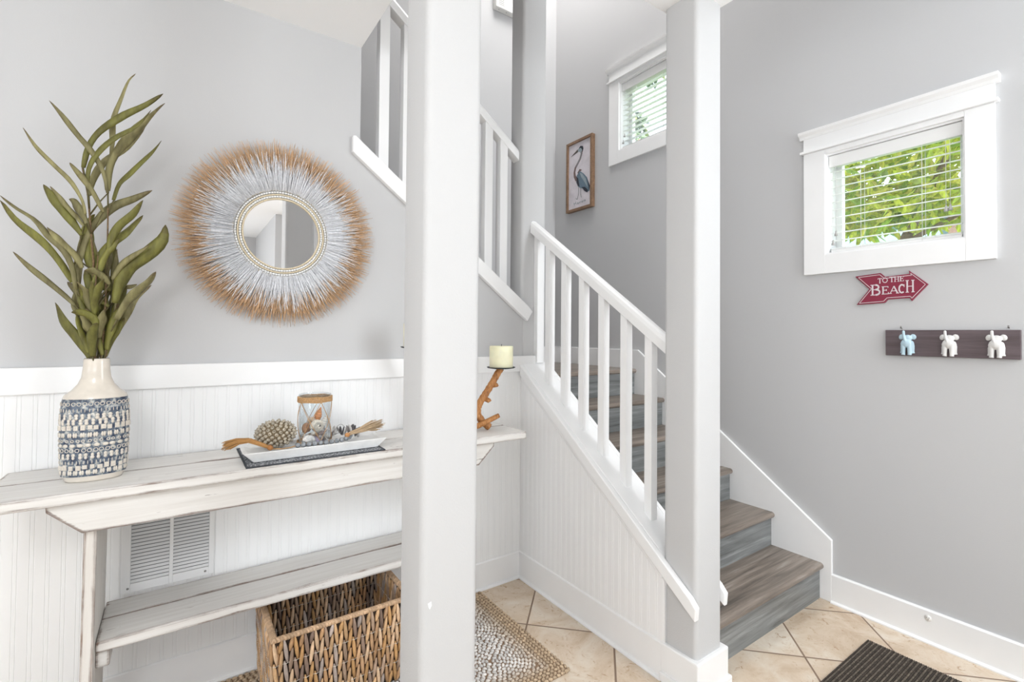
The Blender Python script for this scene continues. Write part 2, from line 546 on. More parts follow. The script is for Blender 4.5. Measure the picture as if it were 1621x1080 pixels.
        if any(c != (1, 1, 1) for c in s.c):
            at = me.color_attributes.new('Col', 'FLOAT_COLOR', 'CORNER')
            buf = []
            for f, c in zip(s.f, s.c):
                buf += [c[0], c[1], c[2], 1.0] * len(f)
            at.data.foreach_set('color', buf)
        me.update()
        if fix:
            bm = bmesh.new()
            bm.from_mesh(me)
            bmesh.ops.recalc_face_normals(bm, faces=bm.faces)
            bm.to_mesh(me)
            bm.free()
        o = bpy.data.objects.new(name, me)
        COL.objects.link(o)
        if parent is not None:
            o.parent = parent
        else:
            o.location = og
        if bevel > 0:
            bv = o.modifiers.new('bevel', 'BEVEL')
            bv.width = bevel
            bv.segments = seg
            bv.limit_method = 'ANGLE'
            bv.angle_limit = math.radians(angle)
            bv.harden_normals = False
        return o

def world_loc(o):
    l = Vector((0, 0, 0))
    while o is not None:
        l += o.location
        o = o.parent
    return l

def tag(o, label=None, cat=None, group=None, kind=None):
    if label: o['label'] = label
    if cat: o['category'] = cat
    if group: o['group'] = group
    if kind: o['kind'] = kind
    return o

def thing(name, label, cat, loc, group=None):
    o = bpy.data.objects.new(name, None)
    o.empty_display_size = 0.05
    COL.objects.link(o)
    o.location = loc
    return tag(o, label, cat, group)

def struct(name, mb, mat, bevel=0.0, parent=None, **k):
    o = mb.build(name, mat, parent, bevel, **k)
    if parent is None:
        o['kind'] = 'structure'
    return o

def rounded(x0, x1, y0, y1, r, n=4):
    p = []
    for cx, cy, a0 in ((x1 - r, y1 - r, 0), (x0 + r, y1 - r, 90), (x0 + r, y0 + r, 180), (x1 - r, y0 + r, 270)):
        for i in range(n + 1):
            a = math.radians(a0 + 90 * i / n)
            p.append((cx + r * math.cos(a), cy + r * math.sin(a)))
    return p

# =================================================================== SETTING
XR, YL, XK = 2.655, 2.115, 1.53          # right wall, left wall, stair knee wall
ZC, ZU = 2.56, 5.2                       # lower ceiling, stairwell ceiling
YB = 3.19                                # wall behind the landing

mb = MB(); mb.box(-3, 2.8, -3.1, 3.3, -0.06, 0)
struct('floor', mb, M['tile'])

def sk_top(x): return 1.675 - 0.75 * (x - 1.256)
def cap_z(y): return 0.365 + 0.74 * (y - 1.053)

mb = MB()
mb.prism([(-3, 0), (1.535, 0), (1.535, sk_top(1.535) - 0.03), (0.643, sk_top(0.643) - 0.03), (0.643, ZU), (-3, ZU)], 'y', YL, YL + 0.115)
struct('wall_left', mb, M['wall'])

HOLES = [(0.551, 1.078, 1.703, 2.213), (1.924, 2.451, 2.653, 3.163)]
mb = MB()
ys = sorted({-1.6, YB + 0.1} | {h[0] for h in HOLES} | {h[1] for h in HOLES})
zs = sorted({0, ZU} | {h[2] for h in HOLES} | {h[3] for h in HOLES})
for a, b in zip(ys, ys[1:]):
    for c, d in zip(zs, zs[1:]):
        if any(abs(a - h[0]) < 1e-6 and abs(c - h[2]) < 1e-6 for h in HOLES):
            continue
        mb.box(XR, XR + 0.145, a, b, c, d)
struct('wall_right', mb, M['wall'])

mb = MB(); mb.box(-3, XR, YB, YB + 0.1, 0, ZU); struct('wall_back', mb, M['wall'])
mb = MB(); mb.box(-3.1, -3, -3.1, YB + 0.1, 0, ZU); struct('wall_side', mb, M['wall'])
mb = MB(); mb.box(-3, 0.93, -3.2, -3.1, 0, ZC + 0.1); struct('wall_rear', mb, M['wall'])
mb = MB(); mb.box(0.83, 0.93, -3.1, -1.5, 0, ZC); struct('wall_hall', mb, M['wall'])
mb = MB(); mb.box(0.93, XR, -1.6, -1.5, 0, ZU); struct('wall_entry', mb, M['wall'])
# room ceiling with the stairwell opening cut out of it, and the walls of the floor above
mb = MB()
mb.prism([(-3, -3.1), (0.93, -3.1), (0.93, -1.5), (1.69, -1.5), (1.69, 1.19), (0.643, 1.19), (0.643, YL), (-3, YL)], 'z', ZC, ZC + 0.28)
struct('ceiling', mb, M['ceil'])
mb = MB()
mb.box(1.59, 1.69, -1.5, 1.19, ZC + 0.28, ZU)
mb.box(0.543, 1.59, 1.09, 1.19, ZC + 0.28, ZU)
mb.box(0.543, 0.643, 1.19, YL, ZC + 0.28, ZU)
struct('wall_upper', mb, M['wall'])
mb = MB(); mb.box(-3, 2.8, -1.6, YB + 0.1, ZU, ZU + 0.1); struct('ceiling_stairwell', mb, M['ceil'])

# ---- wainscot: boards with a double bead every 37.5 mm
def bead_profile(a0, a1, pitch, phase):
    pts = [a0]
    k = math.floor((a0 - phase) / pitch) - 1
    out = []
    while True:
        c = phase + k * pitch
        if c > a1: break
        for d, h in ((-0.0065, 0), (-0.005, 1), (-0.0035, 0), (0.0035, 0), (0.005, 1), (0.0065, 0)):
            q = c + d
            if a0 < q < a1:
                out.append((q, h))
        k += 1
    return [(a0, 0)] + out + [(a1, 0)]

def wainscot(axis, a0, a1, face, depth, z0, ztop, phase, sign):
    mb = MB()
    pr = bead_profile(a0, a1, 0.0375, phase)
    n = len(pr)
    for q, h in pr:
        f = face + sign * h * 0.0011
        for z in (z0, ztop(q)):
            mb.v.append((q, f, z) if axis == 'x' else (f, q, z))
    for i in range(n - 1):
        mb.face((2 * i, 2 * i + 2, 2 * i + 3, 2 * i + 1))
    o = len(mb.v)
    bf = face + sign * depth
    for q in (a0, a1):
        for z in (z0, ztop(q)):
            mb.v.append((q, bf, z) if axis == 'x' else (bf, q, z))
    mb.face((o, o + 1, o + 3, o + 2))
    return mb
struct('trim_1', wainscot('x', -2.95, 1.525, 2.107, 0.008, 0.13, lambda q: 1.10, -0.4045 + 0.0, 1), M['bead'], fix=False)
struct('trim_2', wainscot('y', 1.168, 2.106, 1.523, 0.007, 0.13, lambda q: cap_z(q) - 0.03, 1.96, 1), M['bead'], fix=False)
mb = MB(); mb.box(-2.95, 1.612, 2.093, 2.1145, 1.096, 1.18)
struct('trim_3', mb, M['trim'], 0.003)

# ---- knee wall beside the stairs and its sloping cap
mb = MB(); mb.prism([(1.185, 0), (2.1145, 0), (2.1145, cap_z(2.1145) - 0.03), (1.185, cap_z(1.185) - 0.03)], 'x', XK, 1.685)
struct('wall_stair', mb, M['bead'])
mb = MB()
def slope_strip(x0, x1, y0, y1, top, bot, y1b=None):
    mb.prism([(y0 - 0.0, cap_z(y0) + bot), (y1, cap_z(y1) + bot), (y1, cap_z(y1) + top), (y0 + 0.02, cap_z(y0 + 0.02) + top), (y0 - 0.004, cap_z(y0) + top - 0.012)], 'x', x0, x1)
slope_strip(1.5295, 1.6855, 1.187, 2.1085, 0.0, -0.032)
slope_strip(1.503, 1.5295, 1.03, 2.092, 0.0, -0.058)
slope_strip(1.6855, 1.708, 1.03, 2.1085, 0.0, -0.058)
struct('trim_4', mb, M['rail'], 0.004)
mb = MB()
slope_strip(1.5135, 1.5225, 1.18, 2.092, -0.058, -0.082)
struct('trim_5', mb, M['trim'], 0.003)

# ---- baseboards
def shoe(y0, y1, h, t, r):
    return [(0, 0), (t + r, 0), (t + r, 0.006), (t + r * 0.7, r * 0.8), (t, r), (t, h - 0.004), (t - 0.004, h), (0, h)]
mb = MB(); mb.prism([(YL - d, z) for d, z in shoe(0, 0, 0.137, 0.015, 0.012)], 'x', -2.98, 1.53)
struct('baseboard_left', mb, M['trim'])
mb = MB(); mb.prism([(1.5275 - d, z) for d, z in shoe(0, 0, 0.137, 0.0115, 0.011)], 'y', 1.18, 2.10)
struct('baseboard_stair', mb, M['trim'])
mb = MB(); mb.prism([(XR - d, z) for d, z in shoe(0, 0, 0.137, 0.016, 0.012)], 'y', -1.5, 1.052)
struct('baseboard_right', mb, M['trim'])
mb = MB()
mb.prism([(1.05, 0), (1.05, 0.30), (1.056, 0.305), (2.262, 1.193), (YB, 1.193), (YB, 0.9), (2.57, 0.9), (1.365, 0)], 'x', XR - 0.017, XR)
mb.box(1.7, XR - 0.017, YB - 0.016, YB, 1.03, 1.193)
struct('trim_6', mb, M['trim'], 0.003)

# ---- windows
def window(n, dy, dz):
    y0, y1, z0, z1 = 0.551 + dy, 1.078 + dy, 1.703 + dz, 2.213 + dz
    w = thing('window_%d' % n, None, None, (XR, (y0 + y1) / 2, z0))
    w['kind'] = 'structure'
    mb = MB()
    mb.box(XR - 0.018, XR, 0.464 + dy, y0 + 0.004, 1.612 + dz, 2.2335 + dz)
    mb.box(XR - 0.018, XR, y1 - 0.004, 1.172 + dy, 1.612 + dz, 2.2335 + dz)
    mb.box(XR - 0.018, XR, y0 + 0.004, y1 - 0.004, 1.612 + dz, z0 + 0.004)
    mb.box(XR - 0.018, XR, y0 + 0.004, y1 - 0.004, z1 - 0.004, 2.2335 + dz)
    mb.build('casing', M['trim'], w, 0.0015)
    mb = MB()
    mb.box(XR - 0.034, XR, 0.452 + dy, 1.184 + dy, 2.234 + dz, 2.246 + dz)
    mb.box(XR - 0.020, XR, 0.464 + dy, 1.172 + dy, 2.2462 + dz, 2.3098 + dz)
    pr = [(0, 2.31), (-0.020, 2.31), (-0.026, 2.322), (-0.040, 2.332), (-0.044, 2.345), (0, 2.345)]
    mb.prism([(XR + a, z + dz) for a, z in pr], 'y', 0.449 + dy, 1.190 + dy)
    mb.build('head_casing', M['trim'], w, 0.0015)
    mb = MB()
    mb.box(XR - 0.004, XR + 0.145, y0, y0 + 0.012, z0, z1)
    mb.box(XR - 0.004, XR + 0.145, y1 - 0.012, y1, z0, z1)
    mb.box(XR - 0.004, XR + 0.145, y0 + 0.012, y1 - 0.012, z0, z0 + 0.012)
    mb.box(XR - 0.004, XR + 0.145, y0 + 0.012, y1 - 0.012, z1 - 0.012, z1)
    mb.build('jamb', M['trim'], w)
    mb = MB()
    a, b, c, d = y0 + 0.012, y1 - 0.012, z0 + 0.012, z1 - 0.012
    for q in ((a, a + 0.028, c, d), (b - 0.028, b, c, d), (a + 0.028, b - 0.028, c, c + 0.03), (a + 0.028, b - 0.028, d - 0.03, d)):
        mb.box(XR + 0.09, XR + 0.125, *q)
    mb.build('sash', M['trim'], w, 0.002)
    mb = MB()
    mb.box(XR + 0.104, XR + 0.109, a + 0.02, b - 0.02, c + 0.02, d - 0.02)
    mb.build('pane', M['glass'], w)
    return w
window(1, 0, 0)
window(2, 1.373, 0.95)

# ---- columns
RISE, RUN, NY = 0.1767, 0.237, 1.085
def column(label, x0, x1, y0, y1, ztop, plinth, chips=()):
    mb = MB()
    mb.prism(rounded(x0, x1, y0, y1, 0.019, 6), 'z', 0, ztop, smooth=False)
    c = mb.build('column', M['column'], origin=((x0 + x1) / 2, (y0 + y1) / 2, 0))
    for p in c.data.polygons: p.use_smooth = abs(p.normal.z) < 0.5
    em = c.modifiers.new('split', 'EDGE_SPLIT'); em.split_angle = math.radians(40)
    tag(c, label, 'column')
    if plinth:
        mb = MB()
        t = 0.015
        if plinth == 2:      # the first stair riser starts beside the column
            yb = NY + 0.016
            mb.prism([(x0 - t, y0 - t), (x1 + t + 0.004, y0 - t), (x1 + t + 0.004, yb), (x1 + 0.001, yb), (x1 + 0.001, y1), (x0 - t, y1)], 'z', 0, 0.14)
            t += 0.01
            mb.prism([(x0 - t, y0 - t), (x1 + t + 0.004, y0 - t), (x1 + t + 0.004, yb), (x1 + 0.001, yb), (x1 + 0.001, y1), (x0 - t, y1)], 'z', 0, 0.035)
        else:
            mb.box(x0 - t, x1 + t, y0 - t, y1 + t, 0, 0.14)
            mb.box(x0 - t - 0.01, x1 + t + 0.01, y0 - t - 0.01, y1 + t + 0.01, 0, 0.035)
        mb.build('plinth', M['trim'], c, 0.005)
    for pts in chips:
        mb = MB()
        mb.prism(pts, 'y', y0 - 0.0004, y0 + 0.001)
        tag(mb.build('paint_chip', M['trim'], c), 'bare white chip in the grey paint')
    return c
column('square grey painted column nearest the camera, standing in front of the white console table', 0.485, 0.643, 1.07, 1.21, ZC, 1,
       [[(0.503, 0.649), (0.512, 0.652), (0.513, 0.642), (0.508, 0.634), (0.505, 0.640)]])
column('square grey column at the foot of the stairs with white plinth, beside the lowest step', XK, 1.688, 1.04, 1.185, ZC, 2)
column('tall grey corner column at the top of the short stair rail, rising past the upper rail', XK, 1.696, 2.116, 2.24, ZU, 0)

# ---- staircase
st = thing('staircase', 'staircase with grey brown wood treads climbing beside the right wall to a landing', 'stairs', (2.15, 1.1, 0))
RISE, RUN, NY = 0.1767, 0.237, 1.085
def nose_poly(a0, a1, z, s=1, t=0.03):
    """section of a board with a rounded nose at a0"""
    r = t / 2
    p = []
    for i in range(9):
        an = math.radians(90 + 180 * i / 8)
        p.append((a0 + s * (r + r * math.cos(an)), z - r + r * math.sin(an)))
    return p + [(a1, z - t), (a1, z)]
for k in range(1, 6):
    n0 = NY + RUN * (k - 1)
    mb = MB(); mb.prism(nose_poly(n0, n0 + RUN + 0.03, RISE * k), 'x', 1.690, XR - 0.0175)
    mb.build('tread', M['tread'], st)
    mb = MB(); mb.box(1.690, XR - 0.0175, n0 + 0.018, n0 + 0.034, RISE * (k - 1), RISE * k - 0.029)
    mb.build('riser', M['riser'], st)
n0 = NY + RUN * 5
mb = MB(); mb.prism(nose_poly(n0, YB - 0.016, RISE * 6), 'x', 1.699, XR - 0.0175)
mb.build('landing', M['tread'], st)
mb = MB(); mb.box(1.697, XR - 0.0175, n0 + 0.018, n0 + 0.034, RISE * 5, RISE * 6 - 0.029)
mb.build('riser', M['riser'], st)
st = thing('staircase', 'upper flight of stairs climbing left from the landing behind the upper white railing', 'stairs', (0.9, 2.7, 1.03))
mb = MB(); mb.box(1.46, 1.695, 2.245, YB - 0.002, RISE * 6 - 0.03, RISE * 6)
mb.build('landing', M['tread'], st)
for k in range(7, 14):
    x = 1.50 - RUN * (k - 7)
    mb = MB(); mb.prism(nose_poly(x, x - RUN - 0.03, RISE * k, -1), 'y', 2.246, YB - 0.002)
    mb.build('tread', M['tread'], st)
    mb = MB(); mb.box(x - 0.034, x - 0.018, 2.246, YB - 0.002, RISE * (k - 1), RISE * k - 0.029)
    mb.build('riser', M['riser'], st)

# ---- lower balustrade
lb = thing('stair_railing', 'white wooden stair railing with square balusters between the two grey columns', 'railing', (1.61, 1.65, 0.8))
def rail_prism(pa, pb, w, h, axis):
    """handrail with eased edges from pa to pb; top line given"""
    mb = MB()
    pa, pb = Vector(pa), Vector(pb)
    sec = [(-w / 2, -h), (w / 2, -h), (w / 2, -h * 0.35), (w / 2 - 0.006, -0.008), (w / 2 - 0.016, 0), (-w / 2 + 0.016, 0), (-w / 2 + 0.006, -0.008), (-w / 2, -h * 0.35)]
    n = len(sec)
    for p in (pa, pb):
        for a, b in sec:
            mb.v.append(tuple(p + (Vector((a, 0, b)) if axis == 'y' else Vector((0, a, b)))))
    for i in range(n):
        j = (i + 1) % n
        mb.face((i, j, n + j, n + i))
    mb.face(range(n)); mb.face(range(n, 2 * n))
    return mb
def hr_z(y): return 1.313 + 0.7055 * (y - 1.248)
rail_prism((1.61, 1.1855, hr_z(1.1855)), (1.61, 2.1155, hr_z(2.1155)), 0.052, 0.068, 'y').build('handrail', M['rail'], lb, 0.002)
for i, yc in enumerate((1.309, 1.443, 1.579, 1.711, 1.842, 1.970)):
    w = 0.0185
    mb = MB()
    mb.v += [(x, y, z) for z in (0, 1) for x, y in ((1.61 - w, yc - w), (1.61 + w, yc - w), (1.61 + w, yc + w), (1.61 - w, yc + w))]
    mb.v = [(x, y, (cap_z(y) - 0.004) if z == 0 else hr_z(y) - 0.066) for x, y, z in mb.v]
    for f in ((0, 3, 2, 1), (4, 5, 6, 7), (0, 1, 5, 4), (1, 2, 6, 5), (2, 3, 7, 6), (3, 0, 4, 7)): mb.face(f)
    mb.build('baluster', M['rail'], lb, 0.0015)
mb = MB(); mb.box(1.612, 1.66, 2.082, 2.1158, cap_z(2.1) - 0.0, hr_z(2.1) - 0.066)
tag(mb.build('half_newel', M['rail'], lb, 0.002), 'flat white post fixed to the corner column')

# ---- upper balustrade on the sloping skirt of the flight above
ub = thing('stair_railing', 'upper white stair railing rising behind the nearest column above the sloping white skirt board', 'railing', (1.1, 2.17, 1.9))
def ur_z(x): return 2.321 - 0.762 * (x - 1.53)
rail_prism((0.20, 2.175, ur_z(0.20)), (1.5295, 2.175, ur_z(1.5295)), 0.056, 0.066, 'x').build('handrail', M['rail'], ub, 0.002)
for xc in (0.763, 0.879, 0.9935, 1.108, 1.222, 1.336, 1.432):
    w = 0.0235
    mb = MB()
    mb.v += [(x, y, z) for z in (0, 1) for x, y in ((xc - w, 2.175 - w), (xc + w, 2.175 - w), (xc + w, 2.175 + w), (xc - w, 2.175 + w))]
    mb.v = [(x, y, (sk_top(x) - 0.006) if z == 0 else ur_z(x) - 0.064) for x, y, z in mb.v]
    for f in ((0, 3, 2, 1), (4, 5, 6, 7), (0, 1, 5, 4), (1, 2, 6, 5), (2, 3, 7, 6), (3, 0, 4, 7)): mb.face(f)
    mb.build('baluster', M['rail'], ub, 0.0015)
mb = MB()
mb.prism([(0.605, sk_top(0.605) - 0.082), (0.605, sk_top(0.605) - 0.012), (0.617, sk_top(0.617)), (1.56, sk_top(1.56)), (1.585, sk_top(1.585) - 0.008), (1.552, sk_top(1.552) - 0.085)], 'y', 2.088, YL)
mb.prism([(0.6435, sk_top(0.6435) - 0.03), (0.6435, sk_top(0.6435)), (1.5295, sk_top(1.5295)), (1.5295, sk_top(1.5295) - 0.03)], 'y', YL, 2.245)
struct('trim_7', mb, M['trim'], 0.003)

# =================================================================== THINGS
random.seed(11)
rnd = random.uniform

# ---- window blinds
def blind(label, dy, dz):
    y0, y1 = 0.567 + dy, 1.062 + dy
    t = thing('window_blind', label, 'blind', (2.69, (y0 + y1) / 2, 1.717 + dz), 'white slatted blinds')
    mb = MB(); mb.box(2.664, 2.716, y0, y1, 2.152 + dz, 2.20 + dz); mb.box(2.660, 2.664, y0 - 0.002, y1 + 0.002, 2.142 + dz, 2.199 + dz)
    mb.build('headrail', M['slat'], t, 0.002)
    first = None
    for i in range(11):
        z = 2.124 - i * 0.0385
        if first is None:
            mb = MB()
            prof = []
            for k in range(7):
                a = k / 6
                prof.append((2.666 + 0.048 * a, z + dz + 0.011 * (a - 0.5) + 0.003 * math.sin(PI * a)))
            prof += [(x, q - 0.0022) for x, q in prof[::-1]]
            mb.prism(prof, 'y', y0 + 0.003, y1 - 0.003)
            first = mb.build('slat', M['slat'], t)
        else:
            c = first.copy(); COL.objects.link(c); c.parent = t
            c.location = (0, 0, z - 2.124)
    mb = MB(); mb.box(2.667, 2.713, y0 + 0.003, y1 - 0.003, 1.717 + dz, 1.731 + dz)
    mb.build('bottom_rail', M['slat'], t, 0.003)
    for yy in (0.93, 0.70):
        mb = MB()
        for x in (2.667, 2.713):
            mb.tube([(x, yy + dy, 1.722 + dz), (x, yy + dy, 2.155 + dz)], 0.0011, 5)
        mb.build('ladder_cord', M['cord'], t)
    for yy, zz in ((1.032, 1.80), (1.045, 1.755), (0.618, 1.836), (0.604, 1.838)):
        mb = MB()
        mb.tube([(2.6575, yy + dy, zz + 0.01 + dz), (2.6575, yy + dy, 2.143 + dz)], 0.0009, 5)
        c = mb.build('pull_cord', M['cord'], t)
        mb = MB()
        mb.lathe([(0.0015, 0.022), (0.004, 0.018), (0.0045, 0.008), (0.0075, 0.003), (0.0075, -0.004), (0.001, -0.004)], (2.6575, yy + dy, zz + dz), 10)
        mb.build('cord_tassel', M['tasselgrey'], c)
blind('white slatted blind in the window above the beach sign, green leaves showing behind it', 0, 0)
blind('white slatted blind in the higher window beside the heron picture', 1.373, 0.95)

# ---- console table
TX0, TX1, TY0, TY1, TZ = -0.424, 1.293, 1.743, 2.09, 0.86
tb = thing('console_table', 'long white console table of chipped distressed wood against the wainscot wall', 'table', (0.43, 1.92, 0))
mb = MB()
mb.box(TX0, TX1, TY0, 1.9225, TZ - 0.032, TZ)
mb.box(TX0, TX1, 1.9255, TY1, TZ - 0.032, TZ)
mb.build('tabletop', M['table'], tb, 0.004)
def apron(y0, y1):
    pts = [(-0.286, TZ - 0.033), (-0.284, TZ - 0.052)]
    for i in range(7):
        a = i / 6
        pts.append((-0.284 + 0.074 * a + 0.008 * math.sin(PI * a), TZ - 0.052 - 0.07 * a - 0.008 * math.sin(PI * a)))
    pts += [(1.065, TZ - 0.124)]
    for i in range(7):
        a = 1 - i / 6
        pts.append((1.139 - 0.074 * a - 0.008 * math.sin(PI * a), TZ - 0.052 - 0.07 * a - 0.008 * math.sin(PI * a)))
    pts += [(1.141, TZ - 0.033)]
    mb = MB(); mb.prism(pts, 'y', y0, y1)
    return mb
apron(1.772, 1.794).build('apron', M['table'], tb, 0.003)
apron(2.055, 2.077).build('apron', M['table'], tb, 0.003)
for x in (-0.209, 1.036):
    s = -1 if x < 0 else 1
    mb = MB()
    mb.v += [(x + dx + s * (0.004 if z < 0.1 else 0), y, z) for z in (0.0127, TZ - 0.033) for dx, y in ((0, 1.795), (0.029, 1.795), (0.029, 2.054), (0, 2.054))]
    for f in ((0, 3, 2, 1), (4, 5, 6, 7), (0, 1, 5, 4), (1, 2, 6, 5), (2, 3, 7, 6), (3, 0, 4, 7)): mb.face(f)
    mb.build('leg', M['tableleg'], tb, 0.003)
mb = MB()
mb.box(-0.181, 1.034, 1.825, 1.9635, 0.368, 0.40)
mb.box(-0.181, 1.034, 1.9665, 2.083, 0.368, 0.40)
mb.build('shelf', M['table'], tb, 0.004)
for x0, x1 in ((-0.182, -0.150), (1.003, 1.035)):
    mb = MB(); mb.box(x0, x1, 1.84, 2.07, 0.318, 0.367)
    mb.build('cleat', M['table'], tb, 0.003)

# ---- air vent in the wainscot behind the table
vt = thing('air_vent', 'white louvred air vent grille in the wainscot between tabletop and shelf', 'vent', (-0.014, 2.1, 0.40))
mb = MB()
vx0, vx1, vz0, vz1 = -0.148, 0.122, 0.404, 0.664
for q in ((vx0, -0.1215, vz0, vz1), (0.1055, vx1, vz0, vz1), (-0.0135, -0.0025, vz0, vz1), (-0.1215, -0.0135, vz0, 0.434), (-0.0025, 0.1055, vz0, 0.434), (-0.1215, -0.0135, 0.642, vz1), (-0.0025, 0.1055, 0.642, vz1)):
    mb.box(q[0], q[1], 2.0985, 2.1065, q[2], q[3])
mb.build('frame', M['vent'], vt, 0.001)
mb = MB(); mb.box(vx0 + 0.027, vx1 - 0.017, 2.1062, 2.1066, vz0 + 0.031, vz1 - 0.023)  # flat grey sheet standing in for the shade behind the louvres
mb.build('duct_opening', M['ventdark'], vt)
for x0, x1 in ((-0.1215, -0.0135), (-0.0025, 0.1055)):
    for i in range(17):
        z = 0.437 + i * 0.0122
        mb = MB()
        mb.prism([(2.0990, z - 0.001), (2.1002, z - 0.001), (2.1060, z + 0.0062), (2.1048, z + 0.0062)], 'x', x0, x1)
        mb.build('louvre', M['vent'], vt)
for x, z in ((-0.128, 0.419), (0.095, 0.419), (-0.128, 0.653), (0.095, 0.653)):
    mb = MB(); mb.ell((x, 2.0985, z), (0.004, 0.0015, 0.004), nu=8, nv=4)
    mb.build('screw', M['nail'], vt)

# ---- fringed mirror
MX, MZ = 0.33, 1.686
mr = thing('mirror', 'round wall mirror with a wide raffia fringe, white inside and straw coloured outside', 'mirror', (MX, 2.11, MZ))
mb = MB()
n = 72
mb.v += [(MX + 0.142 * math.cos(2 * PI * i / n), 2.079, MZ + 0.142 * math.sin(2 * PI * i / n)) for i in range(n)]
mb.v += [(MX + 0.142 * math.cos(2 * PI * i / n), 2.084, MZ + 0.142 * math.sin(2 * PI * i / n)) for i in range(n)]
mb.face(range(n)); mb.face(range(n, 2 * n))
for i in range(n): mb.face((i, (i + 1) % n, n + (i + 1) % n, n + i))
mb.build('mirror_glass', M['mirror'], mr)
mb = MB()
mb.v += [(MX + 0.20 * math.cos(2 * PI * i / n), y, MZ + 0.20 * math.sin(2 * PI * i / n)) for y in (2.090, 2.1145) for i in range(n)]
mb.face(range(n)); mb.face(range(n, 2 * n))
for i in range(n): mb.face((i, (i + 1) % n, n + (i + 1) % n, n + i))
mb.build('backing_disc', M['whitebead'], mr)
mb = MB()
for R in (0.1385, 0.1545, 0.1715):
    mb.torus((MX, 2.076, MZ), R, 0.0032, 'y', 96, 6)
mb.build('cord_edging', M['tan'], mr)
mb = MB()
for R, cnt in ((0.1465, 96), (0.1630, 104)):
    for i in range(cnt):
        a = 2 * PI * i / cnt
        mb.ell((MX + R * math.cos(a), 2.075, MZ + R * math.sin(a)), (0.0043, 0.005, 0.0050),
               Matrix.Rotation(-a, 3, 'Y'), 7, 5)
mb.build('bead_ring', M['whitebead'], mr)
def fringe(name, cnt, r0, rlo, rhi, wlo, whi, ylo, yhi, lift):
    mb = MB()
    for i in range(cnt):
        a = 2 * PI * (i + rnd(-0.5, 0.5)) / cnt
        r1 = rnd(rlo, rhi)
        if whi is not None:
            rw = rnd(wlo, whi)
        else:
            rw = r1
        da = rnd(-0.06, 0.06)
        y = rnd(ylo, yhi)
        yt = y - rnd(0.0, lift)
        tan = rnd(0.75, 1.2)
        tc = (0.70 * tan, 0.47 * tan, 0.285 * tan)
        k = rnd(0.92, 1.05)
        wc = (0.90 * k, 0.905 * k, 0.93 * k)
        rs = [r0, r0 + (rw - r0) * 0.6, rw, rw + (r1 - rw) * 0.15 + 0.002, (rw + r1) / 2 + 0.003, r1 + 0.004] if whi is not None else [r0, r0 + (r1 - r0) * 0.5, r1]
        pts, cols = [], []
        for r in rs:
            q = (r - r0) / (r1 - r0)
            aa = a + da * q * q
            pts.append((MX + r * math.cos(aa), y + (yt - y) * q * q, MZ + r * math.sin(aa)))
        if whi is not None:
            cols = [wc, wc, tuple((w * 0.4 + t * 0.6) for w, t in zip(wc, tc)), tc, tc, tc]
        else:
            cols = [wc, wc, wc]
        rd = rnd(0.0010, 0.0020)
        mb.tube(pts, [rd] * (len(pts) - 1) + [rd * 0.4], 4, 0, cols, flat=0.6)
    return mb.build(name, M['strand'], mr, fix=False)
fringe('straw_fringe', 1900, 0.17, 0.312, 0.368, 0.225, 0.300, 2.070, 2.104, 0.022)
fringe('straw_fringe', 800, 0.17, 0.275, 0.345, 0.225, 0.315, 2.060, 2.08, 0.024)
fringe('white_fringe', 900, 0.168, 0.225, 0.285, 0, None, 2.068, 2.082, 0.012)

# ---- vase
VX, VY = -0.199, 1.882
va = thing('vase', 'oval ceramic vase with blue stamped body and plain cream neck on the console table', 'vase', (VX, VY, TZ))
A, B_ = 0.080, 0.048
body = [(0.0, 0.001), (0.80, 0.001), (0.84, 0.006), (0.84, 0.012), (0.93, 0.018), (0.96, 0.05), (0.985, 0.10), (1.0, 0.15), (0.985, 0.20), (0.955, 0.232), (0.93, 0.241)]
mb = MB()
mb.lathe([(r * 1.0, z) for r, z in body], (VX, VY, TZ), 56, A, B_, mats=[1, 1, 1, 1] + [0] * 6)
def rad_at(z):
    for (r0, z0), (r1, z1) in zip(body[1:], body[2:]):
        if z0 <= z <= z1 and z1 > z0:
            return r0 + (r1 - r0) * (z - z0) / (z1 - z0)
    return 1
def surf(th, z, out=0.0):
    r = rad_at(z)
    p = Vector((VX + A * r * math.cos(th), VY + B_ * r * math.sin(th), TZ + z))
    nrm = Vector((math.cos(th) / A, math.sin(th) / B_, 0)).normalized()
    return p + nrm * out, nrm
